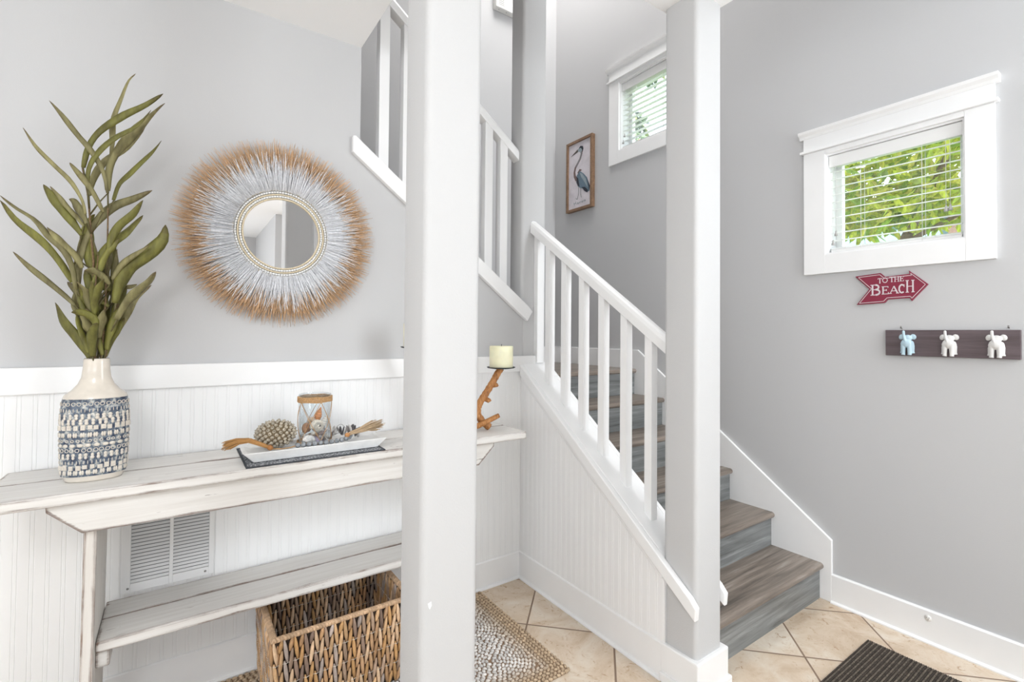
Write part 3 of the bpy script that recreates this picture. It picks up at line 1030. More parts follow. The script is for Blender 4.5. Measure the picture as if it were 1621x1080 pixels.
# arc-length table so that the stamps are evenly spaced
tab, acc = [0], 0
for i in range(720):
    t0, t1 = 2 * PI * i / 720, 2 * PI * (i + 1) / 720
    acc += math.hypot(A * (math.cos(t1) - math.cos(t0)), B_ * (math.sin(t1) - math.sin(t0)))
    tab.append(acc)
def th_of(s):
    s = (s % 1.0) * acc
    for i in range(720):
        if tab[i + 1] >= s:
            return 2 * PI * (i + (s - tab[i]) / (tab[i + 1] - tab[i])) / 720
    return 0
rows = [('sq', 0.030, 26), ('blob', 0.045, 24), ('tick', 0.059, 44), ('oval', 0.077, 28), ('ring', 0.094, 30), ('bar', 0.108, 22), ('ring2', 0.121, 30),
        ('sq', 0.138, 26), ('blob', 0.158, 26), ('oval', 0.175, 28), ('oval', 0.190, 26), ('tick', 0.208, 44), ('ring', 0.226, 30)]
mb2 = MB()
for kind, z, cnt in rows:
    for i in range(cnt):
        th = th_of((i + rnd(-0.1, 0.1)) / cnt)
        c, nrm = surf(th, z, 0.0004)
        tn = Vector((-nrm.y, nrm.x, 0))
        R = Matrix((tn, Vector((0, 0, 1)), -nrm)).transposed()
        w = acc / cnt
        if kind in ('ring', 'ring2'):
            q = 0.36 * w if kind == 'ring' else 0.26 * w
            pts = [c + tn * q * math.cos(a) * 1.0 + Vector((0, 0, 1)) * q * math.sin(a) for a in [2 * PI * k / 9 for k in range(10)]]
            mb2.tube(pts, 0.0011, 5, cap=False)
        elif kind == 'tick':
            mb2.ell(c, (0.0013, 0.0062, 0.0013), R, 6, 4)
        elif kind == 'sq':
            for dx in (-1, 1):
                mb2.ell(c + tn * dx * w * 0.16, (w * 0.22, 0.0080, 0.0016), R, 6, 4)
        elif kind == 'oval':
            for dz in (-1, 1):
                mb2.ell(c + Vector((0, 0, dz * 0.0038)), (w * rnd(0.27, 0.36), 0.0056, 0.0017), R, 7, 4)
        elif kind == 'bar':
            mb2.ell(c, (w * 0.42, 0.0055, 0.0016), R, 8, 4)
        else:
            hw, hh = w * rnd(0.30, 0.42), rnd(0.006, 0.0085)
            c = c + Vector((0, 0, rnd(-0.0015, 0.0015)))
            vs = [c + tn * sx * hw * q + Vector((0, 0, sz * hh * q)) + nrm * lift for q, lift in ((1, -0.001), (0.82, 0.0017)) for sx, sz in ((-1, -1), (1, -1), (1, 1), (-1, 1))]
            mb2.add([tuple(p) for p in vs], [(4, 5, 6, 7), (0, 1, 5, 4), (1, 2, 6, 5), (2, 3, 7, 6), (3, 0, 4, 7)])
            mb2.ell(c + nrm * 0.0012, (hw * 0.35, hh * 0.4, 0.0016), R, 6, 4)
mb.build('body', [M['vasebody'], M['ceramic']], va)
mb2.build('stamped_relief', M['ceramic'], va)
mb = MB()
mb.lathe([(0.075, 0.2405), (0.0715, 0.250), (0.055, 0.264), (0.042, 0.281), (0.0345, 0.30), (0.0315, 0.325), (0.0305, 0.352), (0.0285, 0.356), (0.0270, 0.352), (0.0275, 0.32), (0.030, 0.29)], (VX, VY, TZ), 40, 1.0, 0.72)
mb.build('neck', M['ceramic'], va)

# ---- leafy stems standing in the vase
LEAVES = [
 (0.011,[(-0.231,1.865,1.639),(-0.239,1.861,1.678),(-0.264,1.856,1.727),(-0.299,1.852,1.766),(-0.337,1.847,1.809),(-0.361,1.843,1.854)]),
 (0.014,[(-0.181,1.858,1.708),(-0.192,1.851,1.767),(-0.219,1.844,1.822),(-0.249,1.838,1.86),(-0.281,1.831,1.903),(-0.307,1.824,1.937)]),
 (0.019,[(-0.182,1.874,1.804),(-0.177,1.872,1.861),(-0.176,1.871,1.932),(-0.161,1.869,2.0),(-0.142,1.867,2.062),(-0.123,1.865,2.089)]),
 (0.018,[(-0.238,1.861,1.774),(-0.226,1.855,1.837),(-0.2,1.849,1.89),(-0.152,1.843,1.942),(-0.097,1.837,1.987),(-0.053,1.832,2.034)]),
 (0.017,[(-0.228,1.856,1.72),(-0.224,1.848,1.774),(-0.203,1.841,1.824),(-0.166,1.834,1.872),(-0.117,1.827,1.917),(-0.081,1.819,1.97)]),
 (0.026,[(-0.183,1.874,1.719),(-0.179,1.873,1.776),(-0.163,1.871,1.835),(-0.131,1.87,1.893),(-0.086,1.868,1.962),(-0.049,1.866,2.019)]),
 (0.021,[(-0.229,1.903,1.703),(-0.22,1.912,1.764),(-0.195,1.921,1.822),(-0.146,1.93,1.879),(-0.101,1.939,1.953)]),
 (0.015,[(-0.171,1.897,1.697),(-0.159,1.903,1.752),(-0.132,1.909,1.795),(-0.086,1.916,1.866),(-0.057,1.922,1.916)]),
 (0.027,[(-0.245,1.895,1.504),(-0.231,1.899,1.583),(-0.201,1.904,1.644),(-0.169,1.908,1.682),(-0.124,1.913,1.712),(-0.078,1.917,1.749)]),
 (0.021,[(-0.181,1.864,1.52),(-0.173,1.859,1.569),(-0.152,1.853,1.613),(-0.119,1.847,1.652),(-0.097,1.841,1.697)]),
 (0.031,[(-0.201,1.882,1.492),(-0.191,1.883,1.528),(-0.165,1.884,1.574),(-0.132,1.884,1.614),(-0.098,1.885,1.659)]),
 (0.042,[(-0.157,1.867,1.381),(-0.15,1.864,1.431),(-0.128,1.86,1.482),(-0.095,1.856,1.52),(-0.049,1.852,1.583),(-0.04,1.849,1.631)]),
 (0.017,[(-0.166,1.862,1.451),(-0.147,1.853,1.494),(-0.122,1.843,1.523),(-0.078,1.834,1.562)]),
 (0.03,[(-0.153,1.858,1.332),(-0.131,1.85,1.382),(-0.109,1.841,1.411),(-0.075,1.833,1.448),(-0.061,1.825,1.48)]),
 (0.019,[(-0.247,1.864,1.418),(-0.255,1.86,1.478),(-0.275,1.856,1.53),(-0.305,1.852,1.566),(-0.333,1.848,1.607),(-0.37,1.844,1.633),(-0.401,1.84,1.659)]),
 (0.022,[(-0.26,1.904,1.441),(-0.283,1.911,1.488),(-0.315,1.918,1.534),(-0.351,1.925,1.572),(-0.392,1.933,1.615),(-0.422,1.94,1.665)]),
 (0.023,[(-0.242,1.898,1.581),(-0.275,1.908,1.634),(-0.307,1.917,1.679),(-0.332,1.926,1.723)]),
 (0.014,[(-0.237,1.897,1.609),(-0.265,1.906,1.649),(-0.292,1.914,1.681),(-0.317,1.923,1.72)]),
 (0.024,[(-0.232,1.897,1.617),(-0.255,1.909,1.665),(-0.275,1.922,1.689)]),
 (0.014,[(-0.191,1.863,1.651),(-0.213,1.854,1.702),(-0.243,1.846,1.748),(-0.264,1.837,1.776)]),
 (0.021,[(-0.236,1.869,1.481),(-0.251,1.864,1.52),(-0.281,1.859,1.556),(-0.31,1.853,1.588)]),
 (0.014,[(-0.252,1.887,1.371),(-0.273,1.89,1.398),(-0.304,1.892,1.43),(-0.349,1.895,1.474),(-0.385,1.898,1.517)]),
 (0.034,[(-0.221,1.893,1.485),(-0.23,1.899,1.541),(-0.227,1.906,1.605),(-0.215,1.912,1.651)]),
 (0.017,[(-0.243,1.9,1.379),(-0.25,1.907,1.435),(-0.25,1.915,1.506),(-0.244,1.922,1.578),(-0.228,1.93,1.638)]),
 (0.021,[(-0.168,1.901,1.383),(-0.167,1.912,1.434),(-0.164,1.923,1.5),(-0.163,1.933,1.553)]),
 (0.018,[(-0.171,1.857,1.436),(-0.196,1.839,1.467),(-0.225,1.822,1.47)]),
 (0.019,[(-0.173,1.886,1.417),(-0.196,1.89,1.437),(-0.213,1.895,1.465)]),
 (0.013,[(-0.157,1.89,1.44),(-0.135,1.897,1.434),(-0.11,1.904,1.444)]),
 (0.03,[(-0.215,1.88,1.218),(-0.222,1.88,1.236),(-0.248,1.881,1.281),(-0.278,1.881,1.326),(-0.293,1.881,1.378)]),
 (0.02,[(-0.199,1.862,1.287),(-0.203,1.853,1.327),(-0.224,1.844,1.348),(-0.252,1.835,1.35)]),
 (0.023,[(-0.18,1.879,1.241),(-0.174,1.878,1.287),(-0.161,1.877,1.328),(-0.144,1.876,1.373)]),
 (0.023,[(-0.206,1.857,1.222),(-0.207,1.84,1.276),(-0.195,1.823,1.321)]),
 (0.015,[(-0.184,1.904,1.22),(-0.194,1.923,1.269),(-0.204,1.941,1.316)]),
 (0.027,[(-0.182,1.9,1.22),(-0.176,1.907,1.252),(-0.155,1.913,1.305),(-0.138,1.919,1.353),(-0.115,1.925,1.403),(-0.075,1.931,1.446)]),
 (0.017,[(-0.174,1.883,1.372),(-0.199,1.885,1.391),(-0.23,1.887,1.392)]),
 (0.022,[(-0.195,1.869,1.276),(-0.186,1.86,1.322),(-0.182,1.852,1.361)]),
 (0.023,[(-0.22,1.903,1.246),(-0.236,1.914,1.321),(-0.252,1.926,1.379),(-0.254,1.937,1.438)]),
 (0.019,[(-0.205,1.884,1.247),(-0.202,1.886,1.31),(-0.208,1.888,1.368),(-0.218,1.89,1.436)]),
 (0.019,[(-0.194,1.901,1.246),(-0.187,1.912,1.31),(-0.176,1.923,1.376),(-0.168,1.934,1.443)]),
 (0.02,[(-0.17,1.899,1.34),(-0.161,1.914,1.388),(-0.145,1.929,1.444)]),
]
NTRACED = len(LEAVES)
_r = random.Random(21)
for i in range(24):                    # shorter leaves crowding the middle of the bunch
    z0 = _r.uniform(1.21, 1.46)
    x0 = -0.197 + _r.uniform(-0.022, 0.022)
    y0 = 1.882 + _r.uniform(-0.02, 0.02)
    L = _r.uniform(0.10, 0.19)
    a = _r.uniform(-0.42, 0.42)
    b = _r.uniform(-0.35, 0.30)
    cv = _r.uniform(-0.03, 0.03)
    LEAVES.append((_r.uniform(0.016, 0.026), [(x0 + L * t * math.sin(a) + cv * t * t, y0 + L * t * b, z0 + L * t * math.cos(a) - 0.02 * t * t) for t in (0, 0.3, 0.65, 1.0)]))
def leaf(mb, w, pts, seed):
    rr = random.Random(seed)
    P = [Vector(p) for p in pts]
    # resample as a smooth curve
    def cr(t):
        n = len(P) - 1
        i = min(int(t * n), n - 1)
        f = t * n - i
        p0, p1, p2, p3 = P[max(i - 1, 0)], P[i], P[i + 1], P[min(i + 2, n)]
        return 0.5 * ((2 * p1) + (-p0 + p2) * f + (2 * p0 - 5 * p1 + 4 * p2 - p3) * f * f + (-p0 + 3 * p1 - 3 * p2 + p3) * f ** 3)
    K = 16
    g = rr.uniform(0.8, 1.2)
    base = (0.20 * g, 0.195 * g, 0.042 * g) if rr.random() < 0.6 else (0.28 * g, 0.255 * g, 0.115 * g)
    tipc = (base[0] * 0.45, base[1] * 0.30, base[2] * 0.35)
    tw0, tw1 = rr.uniform(-0.7, 0.7), rr.uniform(-1.3, 1.3)
    wv, wp = rr.uniform(0.05, 0.16), rr.uniform(0, 6)
    o = len(mb.v)
    for i in range(K + 1):
        t = i / K
        c = cr(t)
        d = (cr(min(t + 0.02, 1)) - cr(max(t - 0.02, 0))).normalized()
        side = d.cross(Vector((0, 1, 0)))
        side = side.normalized() if side.length > 1e-4 else Vector((1, 0, 0))
        an = tw0 + (tw1 - tw0) * t + wv * 2 * math.sin(9 * t + wp)
        side = Matrix.Rotation(an, 3, d) @ side
        nrm = side.cross(d).normalized()
        prof = (0.24 + 0.76 * math.sin(PI * min(1, 0.12 + t * 0.62)) ** 1.2) if t < 0.62 else max(0.03, math.cos((t - 0.62) / 0.38 * PI / 2) ** 0.75)
        hw = w * 0.5 * prof * (1 + wv * math.sin(14 * t + wp))
        for s, up in ((-1, 0.42), (-0.5, 0.14), (0, 0.0), (0.5, 0.14), (1, 0.42)):
            mb.v.append(tuple(c + side * hw * s + nrm * hw * up))
    for i in range(K):
        t = i / K
        q = max(0, (t - 0.78) / 0.22)
        col = tuple(b * (1 - q) + c * q for b, c in zip(base, tipc))
        for j in range(4):
            a = o + i * 5 + j
            mb.face((a, a + 1, a + 6, a + 5), 0, col, True)
order = list(range(len(LEAVES)))
groups = [[], [], [], [], []]
for i, (w, pts) in enumerate(LEAVES):
    tx, tz = pts[-1][0], pts[-1][2]
    bx = pts[0][0]
    if i >= NTRACED: g = (i % 3) + 1
    elif i in (0, 1, 3, 4, 6, 19): g = 1
    elif i in (2, 5, 7, 8, 9, 10): g = 3
    elif i in (11, 12, 13, 27, 33, 30, 39, 38): g = 4
    elif i in (14, 15, 20, 21, 28, 16, 17): g = 0
    else: g = 2
    groups[g].append(i)
STEMS = [([(-0.200, 1.90, 1.10), (-0.212, 1.90, 1.30), (-0.245, 1.905, 1.42), (-0.262, 1.91, 1.47)], 'leftmost leafy olive branch in the blue stamped vase, its long leaves reaching the picture edge'),
         ([(-0.201, 1.87, 1.10), (-0.212, 1.88, 1.505), (-0.228, 1.88, 1.698), (-0.243, 1.88, 1.779)], 'tall olive branch in the vase with thin leaves arching up to the left and right'),
         ([(-0.198, 1.885, 1.10), (-0.203, 1.87, 1.25), (-0.205, 1.86, 1.40), (-0.200, 1.86, 1.52)], 'short upright olive branch filling the middle of the bunch just above the vase neck'),
         ([(-0.195, 1.89, 1.10), (-0.183, 1.885, 1.381), (-0.181, 1.88, 1.579), (-0.183, 1.88, 1.805)], 'tallest olive branch in the vase, its topmost leaf highest of the whole bunch'),
         ([(-0.192, 1.88, 1.10), (-0.176, 1.89, 1.27), (-0.150, 1.90, 1.40), (-0.135, 1.905, 1.47)], 'rightmost olive branch in the vase with broad leaves leaning towards the fringed mirror')]
for gi, (sp, lab) in enumerate(STEMS):
    t = thing('leafy_branch', lab, 'plant', sp[0], 'dried olive branches in the vase')
    mb = MB(); mb.tube(sp, [0.0034, 0.003, 0.0022, 0.0012], 7)
    mb.build('stem', M['stem'], t)
    mb = MB()
    for i in groups[gi]:
        w, pts = LEAVES[i]
        leaf(mb, w * (0.92 if w > 0.026 else 1.05), pts, i)
        # the leaf stalk runs back to its stem
        p = Vector(pts[0])
        best = min((Vector(sp[k]).lerp(Vector(sp[k + 1]), f / 10) for k in range(3) for f in range(11)), key=lambda q: (q - (p - Vector((0, 0, 0.06)))).length)
        if (best - p).length > 0.004:
            mb.tube([tuple(best), tuple((best + p) / 2 + Vector((0, 0, 0.004))), tuple(p)], [0.0022, 0.0022, w * 0.1], 5, 0, (0.14, 0.12, 0.045))
    o = mb.build('foliage', M['leaf'], t, fix=False)
    so = o.modifiers.new('thickness', 'SOLIDIFY'); so.thickness = 0.0008

# ---- runner, tray and what lies on it
rn = thing('table_runner', 'narrow charcoal woven mat with pale scratch pattern lying under the white tray', 'mat', (0.413, 1.90, TZ))
mb = MB(); mb.box(0.188, 0.638, 1.752, 2.052, TZ + 0.0004, TZ + 0.0028); mb.build('mat_weave', M['runner'], rn)
mb = MB()
for q in ((0.184, 0.190, 1.747, 2.057), (0.636, 0.642, 1.747, 2.057), (0.190, 0.636, 1.747, 1.753), (0.190, 0.636, 2.051, 2.057)):
    mb.box(q[0], q[1], q[2], q[3], TZ + 0.0002, TZ + 0.0040)
mb.build('edge_binding', M['runneredge'], rn)

TRZ = TZ + 0.0042
mb = MB()
ox0, ox1, oy0, oy1, h = 0.180, 0.662, 1.785, 1.935, 0.034
def trough(x0, x1, y0, y1, z, dip):
    return [(x0, y0, z), (x0 + 0.045, y0, z), (x1 - 0.045, y0, z), (x1, y0, z), (x1, (y0 + y1) / 2 - 0.03, z - dip), (x1, (y0 + y1) / 2 + 0.03, z - dip), (x1, y1, z), (x1 - 0.045, y1, z), (x0 + 0.045, y1, z), (x0, y1, z), (x0, (y0 + y1) / 2 + 0.03, z - dip), (x0, (y0 + y1) / 2 - 0.03, z - dip)]
L0 = trough(ox0 + 0.032, ox1 - 0.032, oy0 + 0.014, oy1 - 0.014, TRZ, 0)
L1 = trough(ox0, ox1, oy0, oy1, TRZ + h, 0.006)
L2 = trough(ox0 + 0.016, ox1 - 0.016, oy0 + 0.009, oy1 - 0.009, TRZ + h, 0.006)
L3 = trough(ox0 + 0.030, ox1 - 0.030, oy0 + 0.018, oy1 - 0.018, TRZ + 0.024, 0)
mb.v = L0 + L1 + L2 + L3
for a in range(3):
    for i in range(12):
        mb.face((a * 12 + i, a * 12 + (i + 1) % 12, (a + 1) * 12 + (i + 1) % 12, (a + 1) * 12 + i))
mb.face(range(12)); mb.face(range(36, 48))
tag(mb.build('tray', M['traywhite'], None, 0.003), 'long white wooden dough tray holding jar and beads on the console table', 'tray')
TIN = TRZ + 0.0245                              # inside floor of the tray

# jar
JX, JY, JR, JH = 0.417, 1.870, 0.0555, 0.183
jr = thing('glass_jar', 'clear glass jar wrapped with jute twine net and filled with sea shells in the tray', 'jar', (JX, JY, TIN))
mb = MB()
mb.lathe([(0.0, 0.001), (JR - 0.006, 0.001), (JR, 0.007), (JR + 0.001, 0.06), (JR - 0.001, 0.10), (JR + 0.001, JH - 0.02), (JR, JH), (JR - 0.003, JH + 0.001), (JR - 0.0035, JH - 0.01), (JR - 0.0035, 0.01), (JR - 0.01, 0.006), (0.0, 0.006)], (JX, JY, TIN), 40)
mb.build('glass', M['jar'], jr)
mb = MB()
for k in range(5):
    z = TIN + JH - 0.025 + 0.004 * k
    mb.tube([(JX + (JR + 0.0028) * math.cos(a), JY + (JR + 0.0028) * math.sin(a), z + 0.0008 * math.sin(5 * a + k)) for a in [2 * PI * i / 40 for i in range(41)]], 0.0024, 6, cap=False)
mb.build('twine_band', M['twine'], jr)
mb = MB()
for k in range(2):
    z = TIN + 0.010 + 0.004 * k
    mb.tube([(JX + (JR + 0.0028) * math.cos(a), JY + (JR + 0.0028) * math.sin(a), z) for a in [2 * PI * i / 40 for i in range(41)]], 0.0022, 6, cap=False)
mb.build('twine_band', M['twine'], jr)
mb = MB()
for k in range(5):
    for s in (-1, 1):
        a0 = math.radians(206 + 72 * k)
        pts = []
        for i in range(25):
            t = i / 24
            ph = a0 + s * math.radians(72) * t
            pts.append((JX + (JR + 0.002) * math.cos(ph), JY + (JR + 0.002) * math.sin(ph), TIN + JH - 0.026 - t * (JH - 0.044)))
        mb.tube(pts, 0.0011, 5)
mb.build('twine_net', M['twine'], jr)
# shells in the jar
def shell(label, c, r, rot, col, kind='snail', group='sea shells inside the glass jar'):
    mb = MB()
    c = (JX + c[0] * 1.1, JY + c[1] * 1.1, TIN + 0.007 + c[2])
    r *= 1.18
    R = Matrix.Rotation(rot[2], 3, 'Z') @ Matrix.Rotation(rot[1], 3, 'Y') @ Matrix.Rotation(rot[0], 3, 'X')
    if kind == 'snail':
        pts, rd, cl = [], [], []
        for i in range(34):
            t = i / 33
            a = t * 2 * PI * 2.6
            q = r * (0.08 + 0.52 * t)
            pts.append(Vector(c) + R @ Vector((q * math.cos(a), q * math.sin(a), r * 0.75 * (1 - t) - r * 0.1)))
            rd.append(max(0.0006, q * 0.72))
            f = 0.8 + 0.2 * math.sin(9 * t)
            cl.append(tuple(k * f for k in col) if i > 3 else (0.06, 0.05, 0.06))
        mb.tube(pts, rd, 10, 0, cl)
    elif kind == 'cone':
        pts = [Vector(c) + R @ Vector((0, 0, r * (1.6 * t - 0.8))) for t in [i / 12 for i in range(13)]]
        rd = [r * (0.42 * math.sin(PI * (0.12 + 0.80 * i / 12)) ** 1.2 * (1 - 0.55 * i / 12) + 0.02) * (1 + 0.12 * (i % 2)) for i in range(13)]
        mb.tube(pts, rd, 10, 0, [tuple(k * (0.85 + 0.25 * (i % 2)) for k in col) for i in range(13)])
    else:
        K = 14
        o = len(mb.v)
        mb.v.append(tuple(Vector(c) + R @ Vector((0, -r, 0))))
        for j in range(1, 5):
            for i in range(K + 1):
                a = math.radians(-68 + 136 * i / K)
                q = 2 * r * j / 4 * (1 - 0.06 * (i % 2)) * math.cos(a * 0.5)
                mb.v.append(tuple(Vector(c) + R @ Vector((q * math.sin(a), -r + q * math.cos(a), r * 0.55 * math.sin(PI * j / 5) * math.cos(a) * (1 + 0.12 * (i % 2))))))
        for i in range(K):
            mb.face((o, o + 1 + i, o + 2 + i), 0, col, True)
            for j in range(3):
                b = o + 1 + j * (K + 1)
                cc = tuple(k * (1 - 0.12 * (j % 2)) for k in col)
                mb.face((b + i, b + K + 1 + i, b + K + 2 + i, b + 1 + i), 0, cc, True)
    o = mb.build('sea_shell', M['shellmat'], None)
    if kind == 'fan':
        so = o.modifiers.new('thickness', 'SOLIDIFY'); so.thickness = 0.0018; so.offset = -1
    tag(o, label, 'shell', group)
shell('large pale round snail shell pressed against the front of the jar', (0.004, -0.022, 0.060), 0.023, (1.4, 0.3, 0.2), (0.85, 0.76, 0.64))
shell('orange spindle shell standing upright near the top of the jar shells', (0.012, 0.002, 0.098), 0.030, (0.15, 0.25, 0), (0.66, 0.25, 0.08), 'cone')
shell('rusty brown snail shell at the left side of the jar', (-0.027, -0.010, 0.055), 0.018, (1.2, -0.4, 0.9), (0.42, 0.20, 0.10))
shell('white fan shell low at the front left of the jar', (-0.024, -0.034, 0.020), 0.013, (1.35, 0.1, -0.3), (0.88, 0.84, 0.80), 'fan')
shell('lilac fan shell flat on the bottom of the jar at its front', (0.000, -0.026, 0.010), 0.016, (0.5, 0.1, 0.2), (0.52, 0.44, 0.58), 'fan')
shell('cream spindle shell lying at the right of the jar', (0.027, -0.014, 0.075), 0.026, (0.3, 0.2, 0.6), (0.86, 0.80, 0.72), 'cone')
shell('brown tipped spindle shell low at the right front of the jar', (0.018, -0.032, 0.038), 0.018, (1.0, 0.8, 0.3), (0.36, 0.27, 0.26), 'cone')
for k, (c, r, kd) in enumerate([((-0.012, 0.012, 0.018), 0.018, 'snail'), ((0.018, 0.016, 0.018), 0.018, 'snail'), ((0.030, -0.010, 0.020), 0.014, 'snail'), ((-0.030, 0.008, 0.024), 0.015, 'cone'), ((0.008, 0.020, 0.050), 0.018, 'snail'), ((-0.010, -0.034, 0.040), 0.012, 'cone'), ((0.024, -0.028, 0.012), 0.012, 'fan'), ((0.0, 0.0, 0.016), 0.020, 'snail'), ((-0.020, 0.020, 0.050), 0.017, 'snail'), ((0.022, 0.010, 0.050), 0.017, 'snail'), ((-0.034, -0.016, 0.030), 0.013, 'cone'), ((0.034, -0.020, 0.045), 0.013, 'cone'), ((-0.012, -0.004, 0.078), 0.015, 'snail'), ((0.012, -0.036, 0.020), 0.010, 'snail')]):
    shell('small pale sea shell in the pile at the bottom of the jar', c, r, (rnd(0, 3), rnd(0, 3), rnd(0, 3)), random.choice([(0.78, 0.70, 0.62), (0.62, 0.46, 0.34), (0.72, 0.66, 0.66), (0.50, 0.36, 0.27), (0.80, 0.78, 0.74)]), kd)

# knobbed ball
bc = Vector((0.288, 1.872, TIN + 0.0515))
kb = thing('knobby_ball', 'round beige ornament covered with knobs at the left end of the tray', 'ornament', (bc.x, bc.y, TIN))
mb = MB(); mb.ell(bc, (0.062, 0.046, 0.043), nu=24, nv=14, col=(0.20, 0.15, 0.09)); mb.build('core', M['knob'], kb)
mb = MB()
NK = 150
for i in range(NK):
    z = 1 - 2 * (i + 0.5) / NK
    a = i * 2.39996
    d = Vector((math.sqrt(1 - z * z) * math.cos(a), math.sqrt(1 - z * z) * math.sin(a), z))
    p = bc + Vector((d.x * 0.062, d.y * 0.046, d.z * 0.043))
    g = rnd(0.75, 1.15)
    q = d.to_track_quat('Z', 'Y').to_matrix()
    mb.ell(p, (0.0066, 0.0058, 0.0072), q @ Matrix.Rotation(rnd(0, 3), 3, 'Z'), 8, 6, col=(0.58 * g, 0.52 * g, 0.42 * g))
    mb.ell(p + d * 0.0062, (0.0026, 0.0026, 0.0022), q, 6, 4, col=(0.30 * g, 0.24 * g, 0.16 * g))
mb.build('knobs', M['knob'], kb)

# bead garland with two tassels
bg = thing('bead_garland', 'string of grey wooden beads with two straw tassels lying in the white tray', 'garland', (0.43, 1.83, TIN))
path = [(0.350, 1.816, TIN + 0.013), (0.385, 1.806, TIN + 0.015), (0.43, 1.804, TIN + 0.015), (0.475, 1.804, TIN + 0.015), (0.51, 1.810, TIN + 0.017), (0.535, 1.83, TIN + 0.02), (0.545, 1.86, TIN + 0.024), (0.575, 1.885, TIN + 0.03), (0.60, 1.895, TIN + 0.034), (0.615, 1.882, TIN + 0.026)]
P = [Vector(p) for p in path]
dense = []
for a, b in zip(P, P[1:]):
    for i in range(40): dense.append(a.lerp(b, i / 40))
acc2, last = 0, dense[0]
spots = [dense[0]]
for p in dense:
    if (p - spots[-1]).length   >= 0.0182: spots.append(p)
mb = MB(); mb.ell(spots[0], (0.0094, 0.0094, 0.0088), nu=12, nv=8)
b0 = mb.build('bead', M['greybead'], bg)
for p in spots[1:]:
    c = b0.copy(); COL.objects.link(c); c.parent = bg
    c.location = p - spots[0]
mb = MB(); mb.tube(path, 0.0015, 5); mb.build('cord', M['twine'], bg)
def tassel(base, mids, spread, colr, cnt, head):
    mb = MB()
    pts0 = [Vector(base)] + [Vector(m) for m in mids]
    for i in range(cnt):
        dx = Vector((rnd(-1, 1), rnd(-1, 1), rnd(-1, 1)))
        g = rnd(0.75, 1.2)
        pts = []
        k = len(pts0)
        for j, p in enumerate(pts0):
            t = j / (k - 1)
            pts.append(p + dx * (0.0045 + (spread - 0.0045) * t * t))
        if rnd(0, 1) < 0.3: pts[-1] = pts[-1] + (pts[-1] - pts[-2]) * rnd(0, 0.2)
        mb.tube(pts, 0.0011, 4, 0, tuple(c * g for c in colr))
    o = mb.build('tassel', M['strand'], bg, fix=False)
    d = (pts0[1] - pts0[0]).normalized()
    mb = MB()
    mb.ell(pts0[0], (0.009, 0.009, 0.010), d.to_track_quat('Z', 'Y').to_matrix(), 12, 8)
    mb.build('wooden_bead', M['drift'], bg)
tassel((0.262, 1.815, TIN + 0.016), [(0.235, 1.818, TIN + 0.030), (0.200, 1.826, TIN + 0.046), (0.165, 1.832, TIN + 0.045), (0.136, 1.838, TIN + 0.034)], 0.013, (0.50, 0.27, 0.10), 90, True)
tassel((0.520, 1.815, TIN + 0.030), [(0.545, 1.826, TIN + 0.034), (0.58, 1.836, TIN + 0.038), (0.615, 1.845, TIN + 0.045), (0.650, 1.853, TIN + 0.046)], 0.021, (0.60, 0.44, 0.28), 110, True)
mb = MB(); mb.tube([(0.262, 1.815, TIN + 0.012), (0.30, 1.812, TIN + 0.008), (0.325, 1.813, TIN + 0.009), (0.350, 1.816, TIN + 0.013)], 0.002, 6)
mb.build('cord', M['twine'], bg)

# string of dark shell discs behind the beads
ss = thing('shell_string', 'small bundle of dark oyster shells on a wire behind the beads, right of the jar', 'ornament', (0.525, 1.885, TIN))
for k in range(15):
    a = k / 14
    c = Vector((0.478 + 0.098 * a, 1.868 + 0.016 * math.sin(7 * a), TIN + 0.026 + 0.016 * math.sin(PI * a) + 0.006 * math.sin(11 * a)))
    mb = MB()
    R = Matrix.Rotation(rnd(-0.5, 0.5), 3, 'Z') @ Matrix.Rotation(PI / 2 + rnd(-0.6, 0.6), 3, 'Y') @ Matrix.Rotation(rnd(-0.5, 0.5), 3, 'X')
    col = random.choice([(0.08, 0.075, 0.08), (0.14, 0.11, 0.09), (0.62, 0.60, 0.58), (0.20, 0.18, 0.17)])
    mb.ell(c, (0.018, 0.012, 0.0032), R, 12, 6, col=col)
    mb.build('shell', M['shellmat'], ss)
mb = MB()
mb.tube([(0.482 + 0.055 * t, 1.868, TIN + 0.030 + 0.032 * math.sin(PI * t)) for t in [i / 12 for i in range(13)]], 0.0009, 6)
mb.tube([(0.476, 1.866, TIN + 0.024), (0.50, 1.868, TIN + 0.030), (0.54, 1.87, TIN + 0.036), (0.58, 1.87, TIN + 0.026)], 0.0012, 6)
mb.build('wire', M['nail'], ss)

